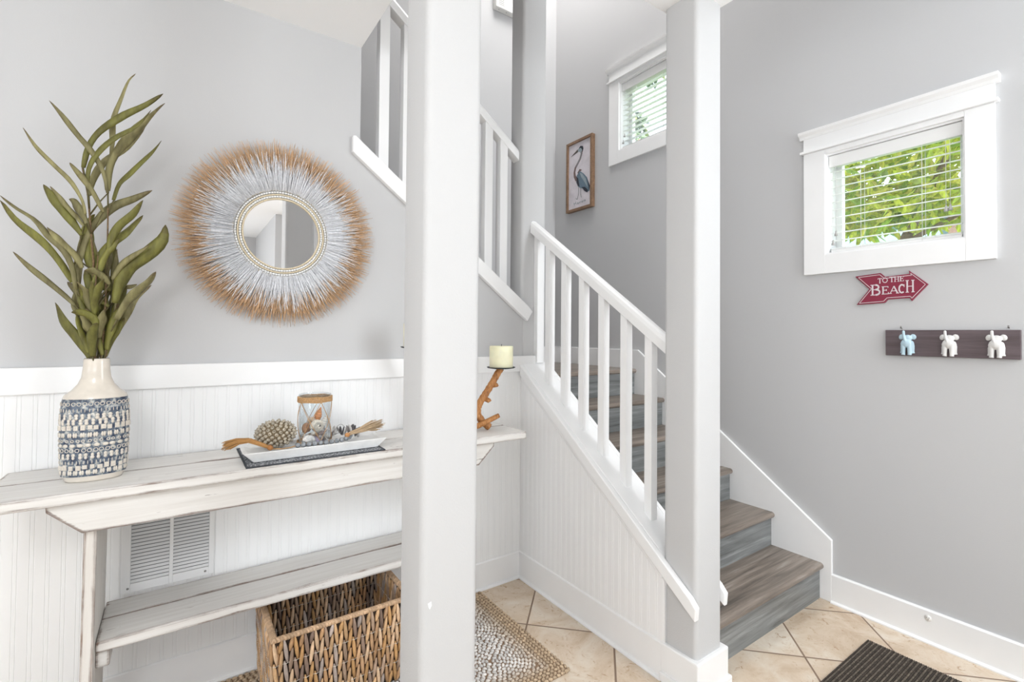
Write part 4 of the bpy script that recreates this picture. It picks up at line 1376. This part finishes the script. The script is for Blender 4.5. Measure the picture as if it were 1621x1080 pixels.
# ---- driftwood candle holders and candles
def candle_set(cx, cy, zt, lab1, lab2, flip):
    f = -1 if flip else 1
    t = thing('candle_holder', lab1, 'candle holder', (cx - 0.09 * f, cy, TZ), 'driftwood candle holders')
    H = zt - TZ
    def q(dx, dy, u): return (cx + f * dx, cy + dy, TZ + u * H)
    mb = MB()
    main = [q(-0.075, -0.02, 0.045), q(-0.105, -0.012, 0.13), q(-0.128, -0.006, 0.25), q(-0.128, -0.002, 0.36), q(-0.110, 0, 0.47), q(-0.085, 0, 0.58), q(-0.060, 0, 0.70), q(-0.040, 0, 0.80), q(-0.022, 0, 0.90), q(-0.004, 0, 0.985)]
    pts, rd = [], []
    for i in range(len(main) - 1):
        for k in range(4):
            pts.append(Vector(main[i]).lerp(Vector(main[i + 1]), k / 4))
            rd.append(0.0165 - 0.001 * (i / 9) + 0.0012 * math.sin(i * 4 + k * 2.3))
    pts.append(Vector(main[-1])); rd.append(0.0165)
    mb.tube(pts, rd, 12)
    mb.tube([q(-0.175, -0.02, 0.05), q(-0.115, -0.035, 0.13), q(-0.06, -0.05, 0.22), q(-0.045, -0.055, 0.245)], [0.013, 0.012, 0.011, 0.010], 10)
    mb.tube([q(-0.085, -0.004, 0.50), q(-0.072, -0.014, 0.47), q(-0.070, -0.016, 0.455)], [0.012, 0.011, 0.009], 9)
    mb.tube([q(-0.045, -0.004, 0.72), q(-0.030, -0.012, 0.725), q(-0.026, -0.014, 0.735)], [0.011, 0.010, 0.008], 9)
    mb.tube([q(-0.128, 0, 0.30), q(-0.165, 0.02, 0.17), q(-0.190, 0.045, 0.05)], [0.013, 0.013, 0.012], 10)
    mb.build('driftwood_branch', M['drift'], t)
    mb = MB()
    mb.lathe([(0.0, -0.004), (0.030, -0.004), (0.062, 0.0005), (0.0675, 0.0045), (0.0665, 0.0058), (0.060, 0.0025), (0.0, 0.0018)], (cx, cy, zt), 40)
    mb.lathe([(0.0, -0.012), (0.012, -0.012), (0.012, -0.003), (0.0, -0.003)], (cx, cy, zt), 16)
    mb.build('plate', M['black'], t)
    c = thing('candle', lab2, 'candle', (cx, cy, zt + 0.0025), 'ivory pillar candles')
    mb = MB()
    mb.lathe([(0.0, 0.0), (0.053, 0.0), (0.0555, 0.003), (0.0555, 0.098), (0.0535, 0.1015), (0.049, 0.1005), (0.012, 0.099), (0.0, 0.099)], (cx, cy, zt + 0.0025), 40)
    mb.build('wax', M['candle'], c)
    mb = MB(); mb.tube([(cx, cy, zt + 0.10), (cx + 0.001, cy, zt + 0.108), (cx + 0.002, cy, zt + 0.112)], 0.0013, 6)
    mb.build('wick', M['darkwick'], c)
candle_set(1.247, 1.885, 1.137, 'curved driftwood candle holder on the right end of the console table', 'ivory pillar candle on the driftwood holder right of the nearest column', False)
candle_set(0.822, 1.885, 1.236, 'taller driftwood candle holder hidden behind the nearest column, only its plate rim showing', 'ivory pillar candle hidden behind the nearest column', True)

# ---- basket
bk = thing('basket', 'rectangular woven water hyacinth basket standing on the rug under the console shelf', 'basket', (0.50, 1.87, 0.014))
BZ0, BZ1 = 0.013, 0.308
def bq(u, v, z):
    """u along X 0..1, v along Y 0..1; the basket widens to the top"""
    t = (z - BZ0) / (BZ1 - BZ0)
    x0, x1 = 0.272 - 0.010 * t, 0.728 + 0.010 * t
    y0, y1 = 1.720 - 0.016 * t, 2.040 + 0.016 * t
    return Vector((x0 + (x1 - x0) * u, y0 + (y1 - y0) * v, z))
mb = MB()
def ringv(inset, z):
    a, b, c, d = bq(0, 0, z), bq(1, 0, z), bq(1, 1, z), bq(0, 1, z)
    return [(a.x + inset, a.y + inset, z), (b.x - inset, b.y + inset, z), (c.x - inset, c.y - inset, z), (d.x + inset, d.y - inset, z)]
mb.v = ringv(0.004, BZ0) + ringv(0.004, BZ1) + ringv(0.014, BZ1) + ringv(0.014, BZ0 + 0.01)
for a in range(3):
    for i in range(4):
        mb.face((a * 4 + i, a * 4 + (i + 1) % 4, a * 4 + 4 + (i + 1) % 4, a * 4 + 4 + i))
mb.face((0, 1, 2, 3)); mb.face((12, 13, 14, 15))
mb.build('core', M['basketin'], bk)
mbw, mbt = MB(), MB()
NR = 4
zr = [BZ0 + 0.004 + (BZ1 - BZ0 - 0.012) * i / NR for i in range(NR + 1)]
HY = [(0.62, 0.39, 0.22), (0.52, 0.31, 0.16), (0.44, 0.31, 0.22), (0.72, 0.51, 0.33), (0.30, 0.21, 0.16), (0.58, 0.34, 0.15), (0.48, 0.40, 0.35), (0.68, 0.44, 0.24)]
sides = [((0, 0), (1, 0), 30, (0, -1)), ((1, 0), (1, 1), 21, (1, 0)), ((1, 1), (0, 1), 30, (0, 1)), ((0, 1), (0, 0), 21, (-1, 0))]
for (ua, va_), (ub_, vb), cnt, nrm in sides:
    nv = Vector((nrm[0], nrm[1], 0))
    for face in (0, 1):
        off = nv * (0.002 if face == 0 else -0.0155)
        for i in range(cnt):
            t = (i + 0.5) / cnt
            for r in range(-1, NR):
                # strands alternate by half a row from one upright to the next
                za = zr[0] + (zr[1] - zr[0]) * (r + (0.5 if i % 2 else 0.0))
                zb = za + (zr[1] - zr[0]) * 1.08
                za, zb = max(za, BZ0 + 0.002), min(zb, BZ1 - 0.004)
                if zb - za < 0.012: continue
                col = random.choice(HY)
                g = rnd(0.8, 1.25)
                sh = 0.012 * (1 if (i + r) % 2 else -1) / cnt * 14
                pts, rd = [], []
                for k in range(5):
                    q = k / 4
                    zz = za + (zb - za) * q
                    tt = t + (q - 0.5) * 0.55 / cnt * (1 if i % 2 else -1)
                    p = bq(ua + (ub_ - ua) * tt, va_ + (vb - va_) * tt, zz)
                    pts.append(p + off)
                    rd.append(0.0040 + 0.0054 * math.sin(PI * q) ** 0.8)
                mbw.tube(pts, rd, 6, 0, tuple(c * g for c in col), flat=0.75)
    for r in range(1, NR):
        for offv in (0.0075, -0.0215):
            n2 = cnt * 2
            pts = []
            for i in range(n2 + 1):
                t = i / n2
                pts.append(bq(ua + (ub_ - ua) * t, va_ + (vb - va_) * t, zr[r]) + nv * (offv + (0.0018 if i % 2 else -0.0018)))
            mbt.tube(pts, 0.0008, 4)
mbw.build('woven_sides', M['basket'], bk, fix=False)
mbt.build('binding_twine', M['whitetwine'], bk, fix=False)
mb = MB()
for (ua, va_), (ub_, vb), cnt, nrm in sides:
    c2 = int(cnt * 1.6)
    along = Vector((ub_ - ua, vb - va_, 0)).normalized()
    nv = Vector((nrm[0], nrm[1], 0))
    for i in range(c2):
        t = (i + 0.5) / c2
        p = bq(ua + (ub_ - ua) * t, va_ + (vb - va_) * t, BZ1) - nv * 0.006
        d = (along * 0.7 + nv * 0.9).normalized()
        g = rnd(0.85, 1.25)
        R = Matrix((d, Vector((0, 0, 1)).cross(d), Vector((0, 0, 1)))).transposed()
        mb.ell(p, (0.0145, 0.0064, 0.0085), R, 8, 6, col=(0.60 * g, 0.41 * g, 0.26 * g))
mb.build('rim', M['basket'], bk)

# ---- braided rug
rg = thing('rug', 'braided jute rug with whitened centre and tan border lying along the wainscot', 'rug', (0.55, 1.75, 0))
RX0, RX1, RY0, RY1 = -0.32, 1.268, 1.40, 2.082
mb = MB(); mb.prism(rounded(RX0 + 0.006, RX1 - 0.006, RY0 + 0.006, RY1 - 0.004, 0.03), 'z', 0.0005, 0.0055)
mb.build('backing', M['rugbase'], rg)
mb = MB()
def stitch(x, y, an, L, W, col):
    if not (RX0 < x < RX1 and RY0 < y < RY1): return
    mb.ell((x, y, 0.0062 + rnd(-0.0008, 0.0008)), (L, W, 0.0055), Matrix.Rotation(an, 3, 'Z'), 6, 4, col=col)
def rugcol(d):
    g = rnd(0.8, 1.15)
    f = max(0.0, min(1.0, (d - 0.055) / 0.10))  # stitches turn paler away from the rug edge
    tan, wht = (0.58, 0.44, 0.30), (0.86, 0.83, 0.80)
    return tuple((a * (1 - f) + b * f) * g for a, b in zip(tan, wht))
for k in range(6):
    d = 0.009 + 0.0145 * k
    x0, x1, y0, y1 = RX0 + d, RX1 - d, RY0 + d, RY1 - d
    per = [((x0, y0), (x1, y0)), ((x1, y0), (x1, y1)), ((x1, y1), (x0, y1)), ((x0, y1), (x0, y0))]
    for (ax, ay), (bx, by) in per:
        L = math.hypot(bx - ax, by - ay)
        m = int(L / 0.0195)
        an = math.atan2(by - ay, bx - ax)
        for i in range(m):
            t = (i + 0.5 * (k % 2) + 0.25) / m
            stitch(ax + (bx - ax) * t, ay + (by - ay) * t, an + (0.45 if k % 2 else -0.45), 0.0106, 0.0067, rugcol(d))
ins = 0.009 + 0.0145 * 5.6
cents = []
nx, ny = 5, 2
for i in range(nx):
    for j in range(ny):
        cents.append((RX1 - ins - (RX1 - RX0 - 2 * ins) * (i + 0.5) / nx, RY0 + ins + (RY1 - RY0 - 2 * ins) * (j + 0.5) / ny))
for ci, (cx, cy) in enumerate(cents):
    for r in range(0, 17):
        R = 0.006 + 0.0145 * r
        m = max(1, int(2 * PI * R / 0.0205))
        for i in range(m):
            a = 2 * PI * (i + 0.5 * (r % 2)) / m + rnd(-0.02, 0.02)
            x, y = cx + R * math.cos(a), cy + R * math.sin(a)
            if not (RX0 + ins < x < RX1 - ins and RY0 + ins < y < RY1 - ins): continue
            if min(range(len(cents)), key=lambda q: (cents[q][0] - x) ** 2 + (cents[q][1] - y) ** 2) != ci: continue
            stitch(x, y, a + PI / 2 + (0.45 if r % 2 else -0.45), 0.0110, 0.0068, rugcol(min(x - RX0, RX1 - x, y - RY0, RY1 - y)))
mb.build('braids', M['rug'], rg, fix=False)

# ---- door mat
dm = thing('door_mat', 'dark brown ribbed door mat on the tiles before the first step', 'mat', (2.07, 0.55, 0))
mb = MB(); mb.box(1.72, 2.441, 0.25, 0.833, 0.0004, 0.005, col=(0.05, 0.04, 0.03)); mb.build('backing', M['matdark'], dm, 0.002)
mb = MB()
k = 0
y = 0.2535
while y < 0.832:
    n = 24
    c = (0.17, 0.14, 0.11) if k % 2 else (0.065, 0.052, 0.042)
    for i in range(n * 4):
        a0, a1 = 1.722 + 0.717 * i / (n * 4), 1.722 + 0.717 * (i + 0.93) / (n * 4)
        g = rnd(0.7, 1.3)
        pr = [(y - 0.0032, 0.0045), (y - 0.0024, 0.0072), (y, 0.0084), (y + 0.0024, 0.0072), (y + 0.0032, 0.0045)]
        mb.prism(pr, 'x', a0, a1, 0, tuple(q * g for q in c))
    y += 0.0074
    k += 1
mb.build('ribs', M['matdark'], dm, fix=False)

# ---- heron picture
pc = thing('framed_picture', 'narrow framed picture of a blue heron on the wall beside the upper window', 'picture', (XR, 2.872, 2.29))
PY0, PY1, PZ0, PZ1 = 2.706, 3.008, 2.298, 2.872
mb = MB()
fwid = 0.020
for q in ((PY0, PY0 + fwid, PZ0, PZ1), (PY1 - fwid, PY1, PZ0, PZ1), (PY0 + fwid, PY1 - fwid, PZ0, PZ0 + fwid), (PY0 + fwid, PY1 - fwid, PZ1 - fwid, PZ1)):
    mb.box(XR - 0.036, XR - 0.001, *q)
mb.build('frame', M['frame'], pc, 0.0015)
mb = MB(); mb.box(XR - 0.022, XR - 0.018, PY0 + 0.015, PY1 - 0.015, PZ0 + 0.015, PZ1 - 0.015)
mb.build('print', M['paper'], pc)
def hp(x, y):
    """print coordinates: x 0..1 from its left edge, y 0..1 from its top"""
    w, h = PY1 - PY0 - 2 * fwid, PZ1 - PZ0 - 2 * fwid
    return (PY1 - fwid - x * w, PZ1 - fwid - y * h)
bird = MB()
BL = {'dark': (0.035, 0.04, 0.055), 'blue': (0.15, 0.22, 0.28), 'pale': (0.34, 0.41, 0.45), 'beak': (0.12, 0.10, 0.09), 'neck': (0.20, 0.14, 0.13), 'leg': (0.20, 0.22, 0.22)}
lay = [0]
def poly(pts, c):
    lay[0] += 1
    P = [hp(*p) for p in pts]
    bird.prism(P, 'x', XR - 0.0224 - 0.00008 * lay[0], XR - 0.0222, 0, BL[c])
def stroke(pts, ws, c):
    l, r = [], []
    for i, p in enumerate(pts):
        a, b = pts[max(i - 1, 0)], pts[min(i + 1, len(pts) - 1)]
        dx, dy = b[0] - a[0], (b[1] - a[1]) * 2.0
        L = math.hypot(dx, dy) or 1
        n_ = (-dy / L, dx / L / 2.0)
        l.append((p[0] + n_[0] * ws[i], p[1] + n_[1] * ws[i])); r.append((p[0] - n_[0] * ws[i], p[1] - n_[1] * ws[i]))
    for i in range(len(pts) - 1):
        poly([l[i], l[i + 1], r[i + 1], r[i]], c)
stroke([(0.46, 0.69), (0.455, 0.78), (0.40, 0.865)], [0.012, 0.012, 0.010], 'leg')
stroke([(0.55, 0.69), (0.55, 0.80), (0.58, 0.855)], [0.012, 0.012, 0.010], 'leg')
stroke([(0.40, 0.865), (0.33, 0.845)], [0.010, 0.006], 'leg')
stroke([(0.56, 0.135), (0.575, 0.19), (0.52, 0.26), (0.40, 0.325), (0.30, 0.375), (0.26, 0.44), (0.28, 0.50), (0.35, 0.55), (0.42, 0.57)], [0.045, 0.04, 0.034, 0.034, 0.036, 0.04, 0.045, 0.06, 0.06], 'neck')
stroke([(0.57, 0.16), (0.54, 0.25), (0.42, 0.315), (0.33, 0.37)], [0.012, 0.010, 0.010, 0.006], 'pale')
poly([(0.10, 0.175), (0.40, 0.105), (0.46, 0.125), (0.42, 0.145)], 'beak')
poly([(0.42, 0.105), (0.52, 0.085), (0.60, 0.10), (0.62, 0.14), (0.56, 0.165), (0.47, 0.15), (0.42, 0.14)], 'pale')
poly([(0.45, 0.10), (0.53, 0.068), (0.63, 0.085), (0.66, 0.125), (0.62, 0.175), (0.60, 0.13), (0.55, 0.10)], 'dark')
poly([(0.40, 0.46), (0.50, 0.415), (0.60, 0.44), (0.52, 0.455), (0.46, 0.49)], 'neck')
poly([(0.38, 0.50), (0.50, 0.445), (0.66, 0.50), (0.82, 0.58), (0.92, 0.70), (0.93, 0.79), (0.86, 0.80), (0.74, 0.755), (0.58, 0.715), (0.44, 0.68), (0.36, 0.60)], 'blue')
poly([(0.50, 0.47), (0.62, 0.50), (0.78, 0.60), (0.86, 0.74), (0.72, 0.64), (0.58, 0.55)], 'pale')
poly([(0.60, 0.70), (0.74, 0.715), (0.88, 0.78), (0.84, 0.81), (0.72, 0.775)], 'dark')
poly([(0.80, 0.57), (0.95, 0.72), (0.93, 0.80), (0.90, 0.72)], 'dark')
poly([(0.38, 0.52), (0.44, 0.55), (0.50, 0.68), (0.42, 0.66), (0.37, 0.60)], 'dark')
bird.build('heron_drawing', vcol_mat('heron ink', 0.6, var=0.3, vscale=220), pc, fix=False)
bird = MB(); BL['ink'] = (0.33, 0.36, 0.38)
lay[0] = 0
for let in ([(0.24, 0.90), (0.27, 0.945)], [(0.33, 0.89), (0.355, 0.94)], [(0.25, 0.925), (0.34, 0.912)],
            [(0.40, 0.930), (0.45, 0.920), (0.43, 0.910), (0.40, 0.925), (0.43, 0.943), (0.47, 0.930)],
            [(0.50, 0.915), (0.51, 0.938), (0.53, 0.915), (0.56, 0.912)],
            [(0.62, 0.910), (0.59, 0.922), (0.62, 0.934), (0.65, 0.920), (0.62, 0.910)],
            [(0.69, 0.908), (0.70, 0.930), (0.72, 0.908), (0.75, 0.908), (0.765, 0.930)]):
    stroke(let, [0.010] * len(let), 'ink')
bird.build('heron_lettering', vcol_mat('faded ink', 0.7, var=0.1), pc, fix=False)

# ---- arrow sign
def su(x, y):
    t = (x - 130) / 645
    return (0.948 - 0.272 * t - 0.010 * t * (1 - t), (1.531 - 0.021 * t) - (y - 200) * (0.00054 - 0.000045 * t))
sg = thing('arrow_sign', 'dark red arrow sign lettered TO THE BEACH on the wall under the lower window', 'sign', (XR, 0.812, 1.45))
ARW = [(133, 100), (365, 69), (405, 102), (620, 76), (613, 46), (775, 165), (637, 312), (620, 286), (430, 300), (400, 331), (145, 350), (265, 210)]
mb = MB(); mb.prism([su(*p) for p in ARW], 'x', XR - 0.012, XR - 0.001, 0)
mb.build('sign_board', M['red'], sg, 0.0008)
cxp, cyp = 440, 200
def inset(poly, d):
    out = []
    n = len(poly)
    ar = sum(poly[i][0] * poly[(i + 1) % n][1] - poly[(i + 1) % n][0] * poly[i][1] for i in range(n))
    s = 1 if ar > 0 else -1
    for i in range(n):
        p0, p1, p2 = Vector(poly[i - 1]), Vector(poly[i]), Vector(poly[(i + 1) % n])
        e0, e1 = (p1 - p0).normalized(), (p2 - p1).normalized()
        n0, n1 = Vector((-e0.y, e0.x)) * s, Vector((-e1.y, e1.x)) * s
        m_ = (n0 + n1)
        m_ = m_ / max(0.35, m_.length_squared / 2)
        out.append(tuple(p1 + m_ * d))
    return out
def flat_stroke(mb, a, b, w, lift=0.0):
    a, b = Vector(a), Vector(b)
    d = (b - a).normalized()
    n_ = Vector((-d.y, d.x)) * w / 2
    mb.prism([su(*(a + n_)), su(*(b + n_)), su(*(b - n_)), su(*(a - n_))], 'x', XR - 0.0128 - lift, XR - 0.0118, 0)
mb = MB()
I = inset(ARW, 14)
for i in range(len(I)):
    flat_stroke(mb, I[i], I[(i + 1) % len(I)], 4.5)
mb.build('border_line', M['silver'], sg)
mb = MB()
def letter(ch, x0, x1, yt, yb, w, th, sl=0.0):
    """serif capitals built of strokes; sl = rise of the baseline over the letter"""
    def P(u, v): return (x0 + (x1 - x0) * u, yb + (yt - yb) * v - sl * u)
    def S(a, b, ww=w): flat_stroke(mb, P(*a), P(*b), ww, rnd(0, 0.0002))
    def arc(cx, cy, rx, ry, a0, a1, ww=w, n=10):
        q = [(cx + rx * math.cos(math.radians(a0 + (a1 - a0) * i / n)), cy + ry * math.sin(math.radians(a0 + (a1 - a0) * i / n))) for i in range(n + 1)]
        for a, b in zip(q, q[1:]): S(a, b, ww)
    def ser(u, v, l=0.17): S((u - l, v), (u + l, v), th)
    if ch == 'T':
        S((0.5, 0), (0.5, 1)); S((0.03, 0.97), (0.97, 0.97), th); S((0.05, 0.78), (0.05, 1.0), th); S((0.95, 0.78), (0.95, 1.0), th); ser(0.5, 0.02)
    elif ch == 'O':
        arc(0.5, 0.5, 0.42, 0.46, 0, 360, (w + th) / 2, 18)
    elif ch == 'H':
        S((0.2, 0), (0.2, 1)); S((0.8, 0), (0.8, 1)); S((0.2, 0.5), (0.8, 0.5), th)
        for u in (0.2, 0.8): ser(u, 0.02); ser(u, 0.98)
    elif ch == 'E':
        S((0.25, 0), (0.25, 1)); S((0.08, 0.98), (0.9, 0.98), th); S((0.08, 0.02), (0.92, 0.02), th); S((0.25, 0.52), (0.7, 0.52), th)
        S((0.88, 0.8), (0.88, 1.0), th); S((0.92, 0.0), (0.92, 0.24), th); S((0.68, 0.4), (0.68, 0.64), th)
    elif ch == 'B':
        S((0.25, 0), (0.25, 1)); S((0.06, 0.98), (0.55, 0.98), th); S((0.06, 0.02), (0.58, 0.02), th); S((0.25, 0.53), (0.58, 0.53), th)
        arc(0.52, 0.755, 0.30, 0.225, -90, 90); arc(0.55, 0.275, 0.36, 0.255, -90, 90)
    elif ch == 'A':
        S((0.1, 0), (0.5, 1), th); S((0.5, 1), (0.9, 0)); S((0.25, 0.35), (0.75, 0.35), th); ser(0.1, 0.02); ser(0.9, 0.02)
    elif ch == 'C':
        arc(0.52, 0.5, 0.40, 0.46, 50, 310, w, 16); S((0.86, 0.68), (0.86, 0.98), th)
letter('T', 342, 380, 117, 161, 8, 4, 3)
letter('O', 382, 432, 112, 156, 8, 4, 3)
letter('T', 446, 488, 104, 149, 8, 4, 3)
letter('H', 486, 534, 101, 146, 7, 4, 3)
letter('E', 534, 574, 98, 141, 8, 4, 3)
letter('B', 270, 368, 176, 267, 15, 7, 6)
letter('E', 372, 442, 190, 257, 12, 6, 5)
letter('A', 444, 526, 186, 250, 12, 6, 5)
letter('C', 524, 582, 170, 246, 13, 6, 4)
letter('H', 584, 666, 134, 240, 13, 6, 6)
mb.build('lettering', M['silver'], sg)

# ---- hook board
hb = thing('hook_board', 'dark wooden wall rack with three elephant shaped hooks under the arrow sign', 'coat rack', (XR, 0.61, 1.217))
mb = MB(); mb.box(XR - 0.020, XR - 0.001, 0.400, 0.826, 1.216, 1.330)
mb.build('board', M['board'], hb, 0.0015)
def elephant(yc, mat, lab):
    """seen from behind: round rump, ears spread at the top, raised trunk, hind legs in front of the fore legs"""
    mb = MB()
    X = XR - 0.020
    def e(y, z, x, ry, rz, rx, rot=0.0):
        mb.ell((X - x, yc - y, 1.272 + z), (rx, ry, rz), Matrix.Rotation(rot, 3, 'X'), 16, 10)
    e(0.000, 0.000, 0.014, 0.0205, 0.020, 0.015)
    e(0.002, 0.022, 0.010, 0.0165, 0.015, 0.011)
    e(-0.0205, 0.027, 0.006, 0.0095, 0.0125, 0.0045, 0.25)
    e(0.0215, 0.028, 0.006, 0.0105, 0.0125, 0.0045, -0.35)
    e(0.0160, -0.010, 0.006, 0.009, 0.022, 0.008)
    e(-0.0150, -0.012, 0.006, 0.007, 0.020, 0.008)
    def t(pts, r):
        mb.tube([(X - x, yc - y, 1.272 + z) for y, z, x in pts], r, 12)
    t([(-0.011, 0.000, 0.016), (-0.011, -0.022, 0.016), (-0.0115, -0.046, 0.015), (-0.012, -0.0515, 0.016)], [0.0105, 0.0085, 0.0072, 0.008])
    t([(0.010, 0.000, 0.016), (0.0105, -0.022, 0.016), (0.0105, -0.046, 0.015), (0.0105, -0.0515, 0.016)], [0.0105, 0.0085, 0.0072, 0.008])
    t([(0.019, -0.010, 0.006), (0.020, -0.036, 0.006), (0.021, -0.044, 0.006)], [0.007, 0.005, 0.0062])
    t([(-0.018, -0.012, 0.006), (-0.019, -0.036, 0.006), (-0.020, -0.044, 0.006)], [0.006, 0.005, 0.0062])
    t([(0.004, -0.004, 0.024), (-0.002, 0.010, 0.024), (-0.007, 0.026, 0.021), (-0.009, 0.042, 0.020), (-0.009, 0.052, 0.020)], [0.0035, 0.0042, 0.0047, 0.0052, 0.0048])
    e(-0.009, 0.0515, 0.020, 0.0048, 0.0042, 0.0048)
    o = mb.build('elephant_hook', mat, hb)
    rm = o.modifiers.new('fuse', 'REMESH'); rm.mode = 'VOXEL'; rm.voxel_size = 0.0013; rm.use_smooth_shade = True
    sm = o.modifiers.new('smooth', 'SMOOTH'); sm.iterations = 3; sm.factor = 0.5
    tag(o, lab)
elephant(0.745, M['hookb'], 'pale blue elephant hook at the left end of the board')
elephant(0.606, M['hookw'], 'white elephant hook in the middle of the board')
elephant(0.466, M['hookw'], 'white elephant hook at the right end of the board')
for y in (0.770, 0.433):
    mb = MB(); mb.tube([(XR, y, 1.337), (XR - 0.016, y, 1.339)], 0.0018, 8); mb.tube([(XR - 0.016, y, 1.339), (XR - 0.019, y - 0.001, 1.347)], 0.0030, 8)
    mb.build('hanging_screw', M['nail'], hb)

# ---- round cover plate on the baseboard, wall box in the stairwell
cp = thing('cover_plate', 'small round white plate with screw holes on the right baseboard', 'wall plate', (XR - 0.016, 0.683, 0.098))
mb = MB(); mb.lathe([(0.0, 0.0), (0.012, 0.0), (0.0125, 0.002), (0.0, 0.003)], (0, 0, 0), 20)
mb.v = [(XR - 0.016 - z, 0.683 + x, 0.105 + y) for x, y, z in mb.v]
mb.build('plate', M['plastic'], cp)
for a in (0.4, 2.5, 4.6):
    mb = MB(); mb.ell((XR - 0.0195, 0.683 + 0.005 * math.cos(a), 0.105 + 0.005 * math.sin(a)), (0.0012, 0.002, 0.002), nu=8, nv=4)
    mb.build('screw', M['nail'], cp)
wb = thing('wall_box', 'white plastic wall box with shaded side panel high on the stairwell wall', 'wall box', (2.105, YB, 3.86))
mb = MB(); mb.box(2.000, 2.215, YB - 0.055, YB - 0.001, 3.868, 4.05); mb.build('housing', M['plastic'], wb, 0.006)
mb = MB()
for k in range(9):
    mb.box(2.022, 2.075, YB - 0.0565, YB - 0.0545, 3.892 + 0.014 * k, 3.897 + 0.014 * k)
mb.build('sounder_slots', M['tasselgrey'], wb)  # grey slot bars on the front of the housing
for x in (2.04, 2.11):
    mb = MB(); mb.ell((x, YB - 0.03, 3.868), (0.004, 0.004, 0.0015), nu=8, nv=4); mb.build('screw', M['nail'], wb)

# ---- garden outside the windows
mb = MB(); mb.box(2.85, 16, -8, 14, -0.3, -0.2)
tag(struct('ground_outside', mb, M['grass']))
def tree(label, base, trunk, crowns, cnt, seed, cols, lsz):
    rr = random.Random(seed)
    t = thing('tree', label, 'tree', base)
    mb = MB()
    for pts, r0, r1 in trunk:
        k = len(pts)
        mb.tube(pts, [r0 + (r1 - r0) * i / (k - 1) for i in range(k)], 8)
    mb.build('trunk', M['bark'], t)
    mb = MB()
    for i in range(cnt):
        c, R = crowns[i % len(crowns)]
        d = Vector((rr.gauss(0, 1), rr.gauss(0, 1), rr.gauss(0, 1))).normalized() * (rr.random() ** 0.4)
        p = Vector(c) + Vector((d.x * R[0], d.y * R[1], d.z * R[2]))
        ax = Vector((rr.uniform(-0.4, 0.4), rr.uniform(-1, 1), rr.uniform(-0.9, 0.3))).normalized()
        sd = ax.cross(Vector((rr.uniform(-1, 1), rr.uniform(-0.3, 0.3), rr.uniform(-1, 1)))).normalized()
        L, W = lsz * rr.uniform(0.7, 1.3), lsz * 0.17 * rr.uniform(0.8, 1.2)
        nn = ax.cross(sd)
        col = rr.choice(cols)
        g = rr.uniform(0.75, 1.2)
        col = tuple(min(1, q * g) for q in col)
        v = [p, p + ax * L * 0.35 + sd * W + nn * W * 0.3, p + ax * L * 0.35 - nn * W * 0.1, p + ax * L * 0.35 - sd * W + nn * W * 0.3, p + ax * L * 0.7 + sd * W * 0.7 - nn * L * 0.04, p + ax * L * 0.7 - nn * L * 0.06, p + ax * L * 0.7 - sd * W * 0.7 - nn * L * 0.04, p + ax * L - nn * L * 0.12]
        mb.add([tuple(q) for q in v], [(0, 1, 2), (0, 2, 3), (1, 4, 5, 2), (2, 5, 6, 3), (4, 7, 5), (5, 7, 6)], 0, col)
    mb.build('foliage', M['outleaf'], t, fix=False)
G1 = [(0.56, 0.64, 0.05), (0.70, 0.72, 0.07), (0.30, 0.46, 0.04), (0.78, 0.72, 0.14), (0.50, 0.62, 0.08), (0.62, 0.66, 0.06)]
tree('bright green leafy tree right outside the lower window', (4.6, 1.5, -0.2),
     [([(4.6, 1.5, -0.2), (4.58, 1.45, 1.2), (4.5, 1.3, 2.0), (4.4, 1.0, 2.6)], 0.07, 0.02), ([(4.58, 1.45, 1.2), (4.6, 1.8, 1.9), (4.5, 2.2, 2.5)], 0.035, 0.01), ([(4.5, 1.3, 2.0), (4.3, 0.8, 2.2), (4.2, 0.4, 2.35)], 0.02, 0.006)],
     [((4.5, 1.0, 2.65), (0.55, 0.55, 0.42)), ((4.6, 1.6, 2.55), (0.6, 0.5, 0.42)), ((4.4, 2.05, 2.5), (0.5, 0.45, 0.40)), ((4.7, 1.3, 3.1), (0.6, 0.9, 0.35)), ((4.4, 1.25, 2.25), (0.4, 0.6, 0.16))], 3900, 5, G1, 0.115)
G2 = [(0.16, 0.24, 0.16), (0.22, 0.30, 0.20), (0.30, 0.36, 0.12), (0.12, 0.18, 0.16)]
tree('greyish green tree seen through the higher window', (7.6, 6.7, -0.2),
     [([(7.6, 6.7, -0.2), (7.6, 6.6, 3.0), (7.5, 6.4, 5.2)], 0.13, 0.03)],
     [((7.5, 6.6, 4.9), (0.9, 0.6, 0.45)), ((7.6, 6.9, 5.75), (0.6, 0.35, 0.30)), ((7.4, 6.4, 6.6), (0.6, 0.5, 0.18)), ((7.4, 7.2, 5.2), (0.6, 0.5, 0.3))], 1500, 8, G2, 0.22)
hs = thing('neighbour_house', 'pale blue house with grey roof behind the tree outside the lower window', 'house', (12.5, 4.5, -0.2))
mb = MB(); mb.box(10.5, 15, 0.2, 8.5, -0.2, 3.55); mb.build('wall', M['siding'], hs)
mb = MB(); mb.prism([(10.2, 3.55), (12.75, 4.15), (15.3, 3.55)], 'y', -0.1, 8.8); mb.build('roof', M['roofing'], hs)
mb = MB(); mb.box(10.2, 10.4, 2.05, 2.35, -0.2, 3.55); tag(mb.build('porch_post', M['brick'], hs), 'brown porch post')
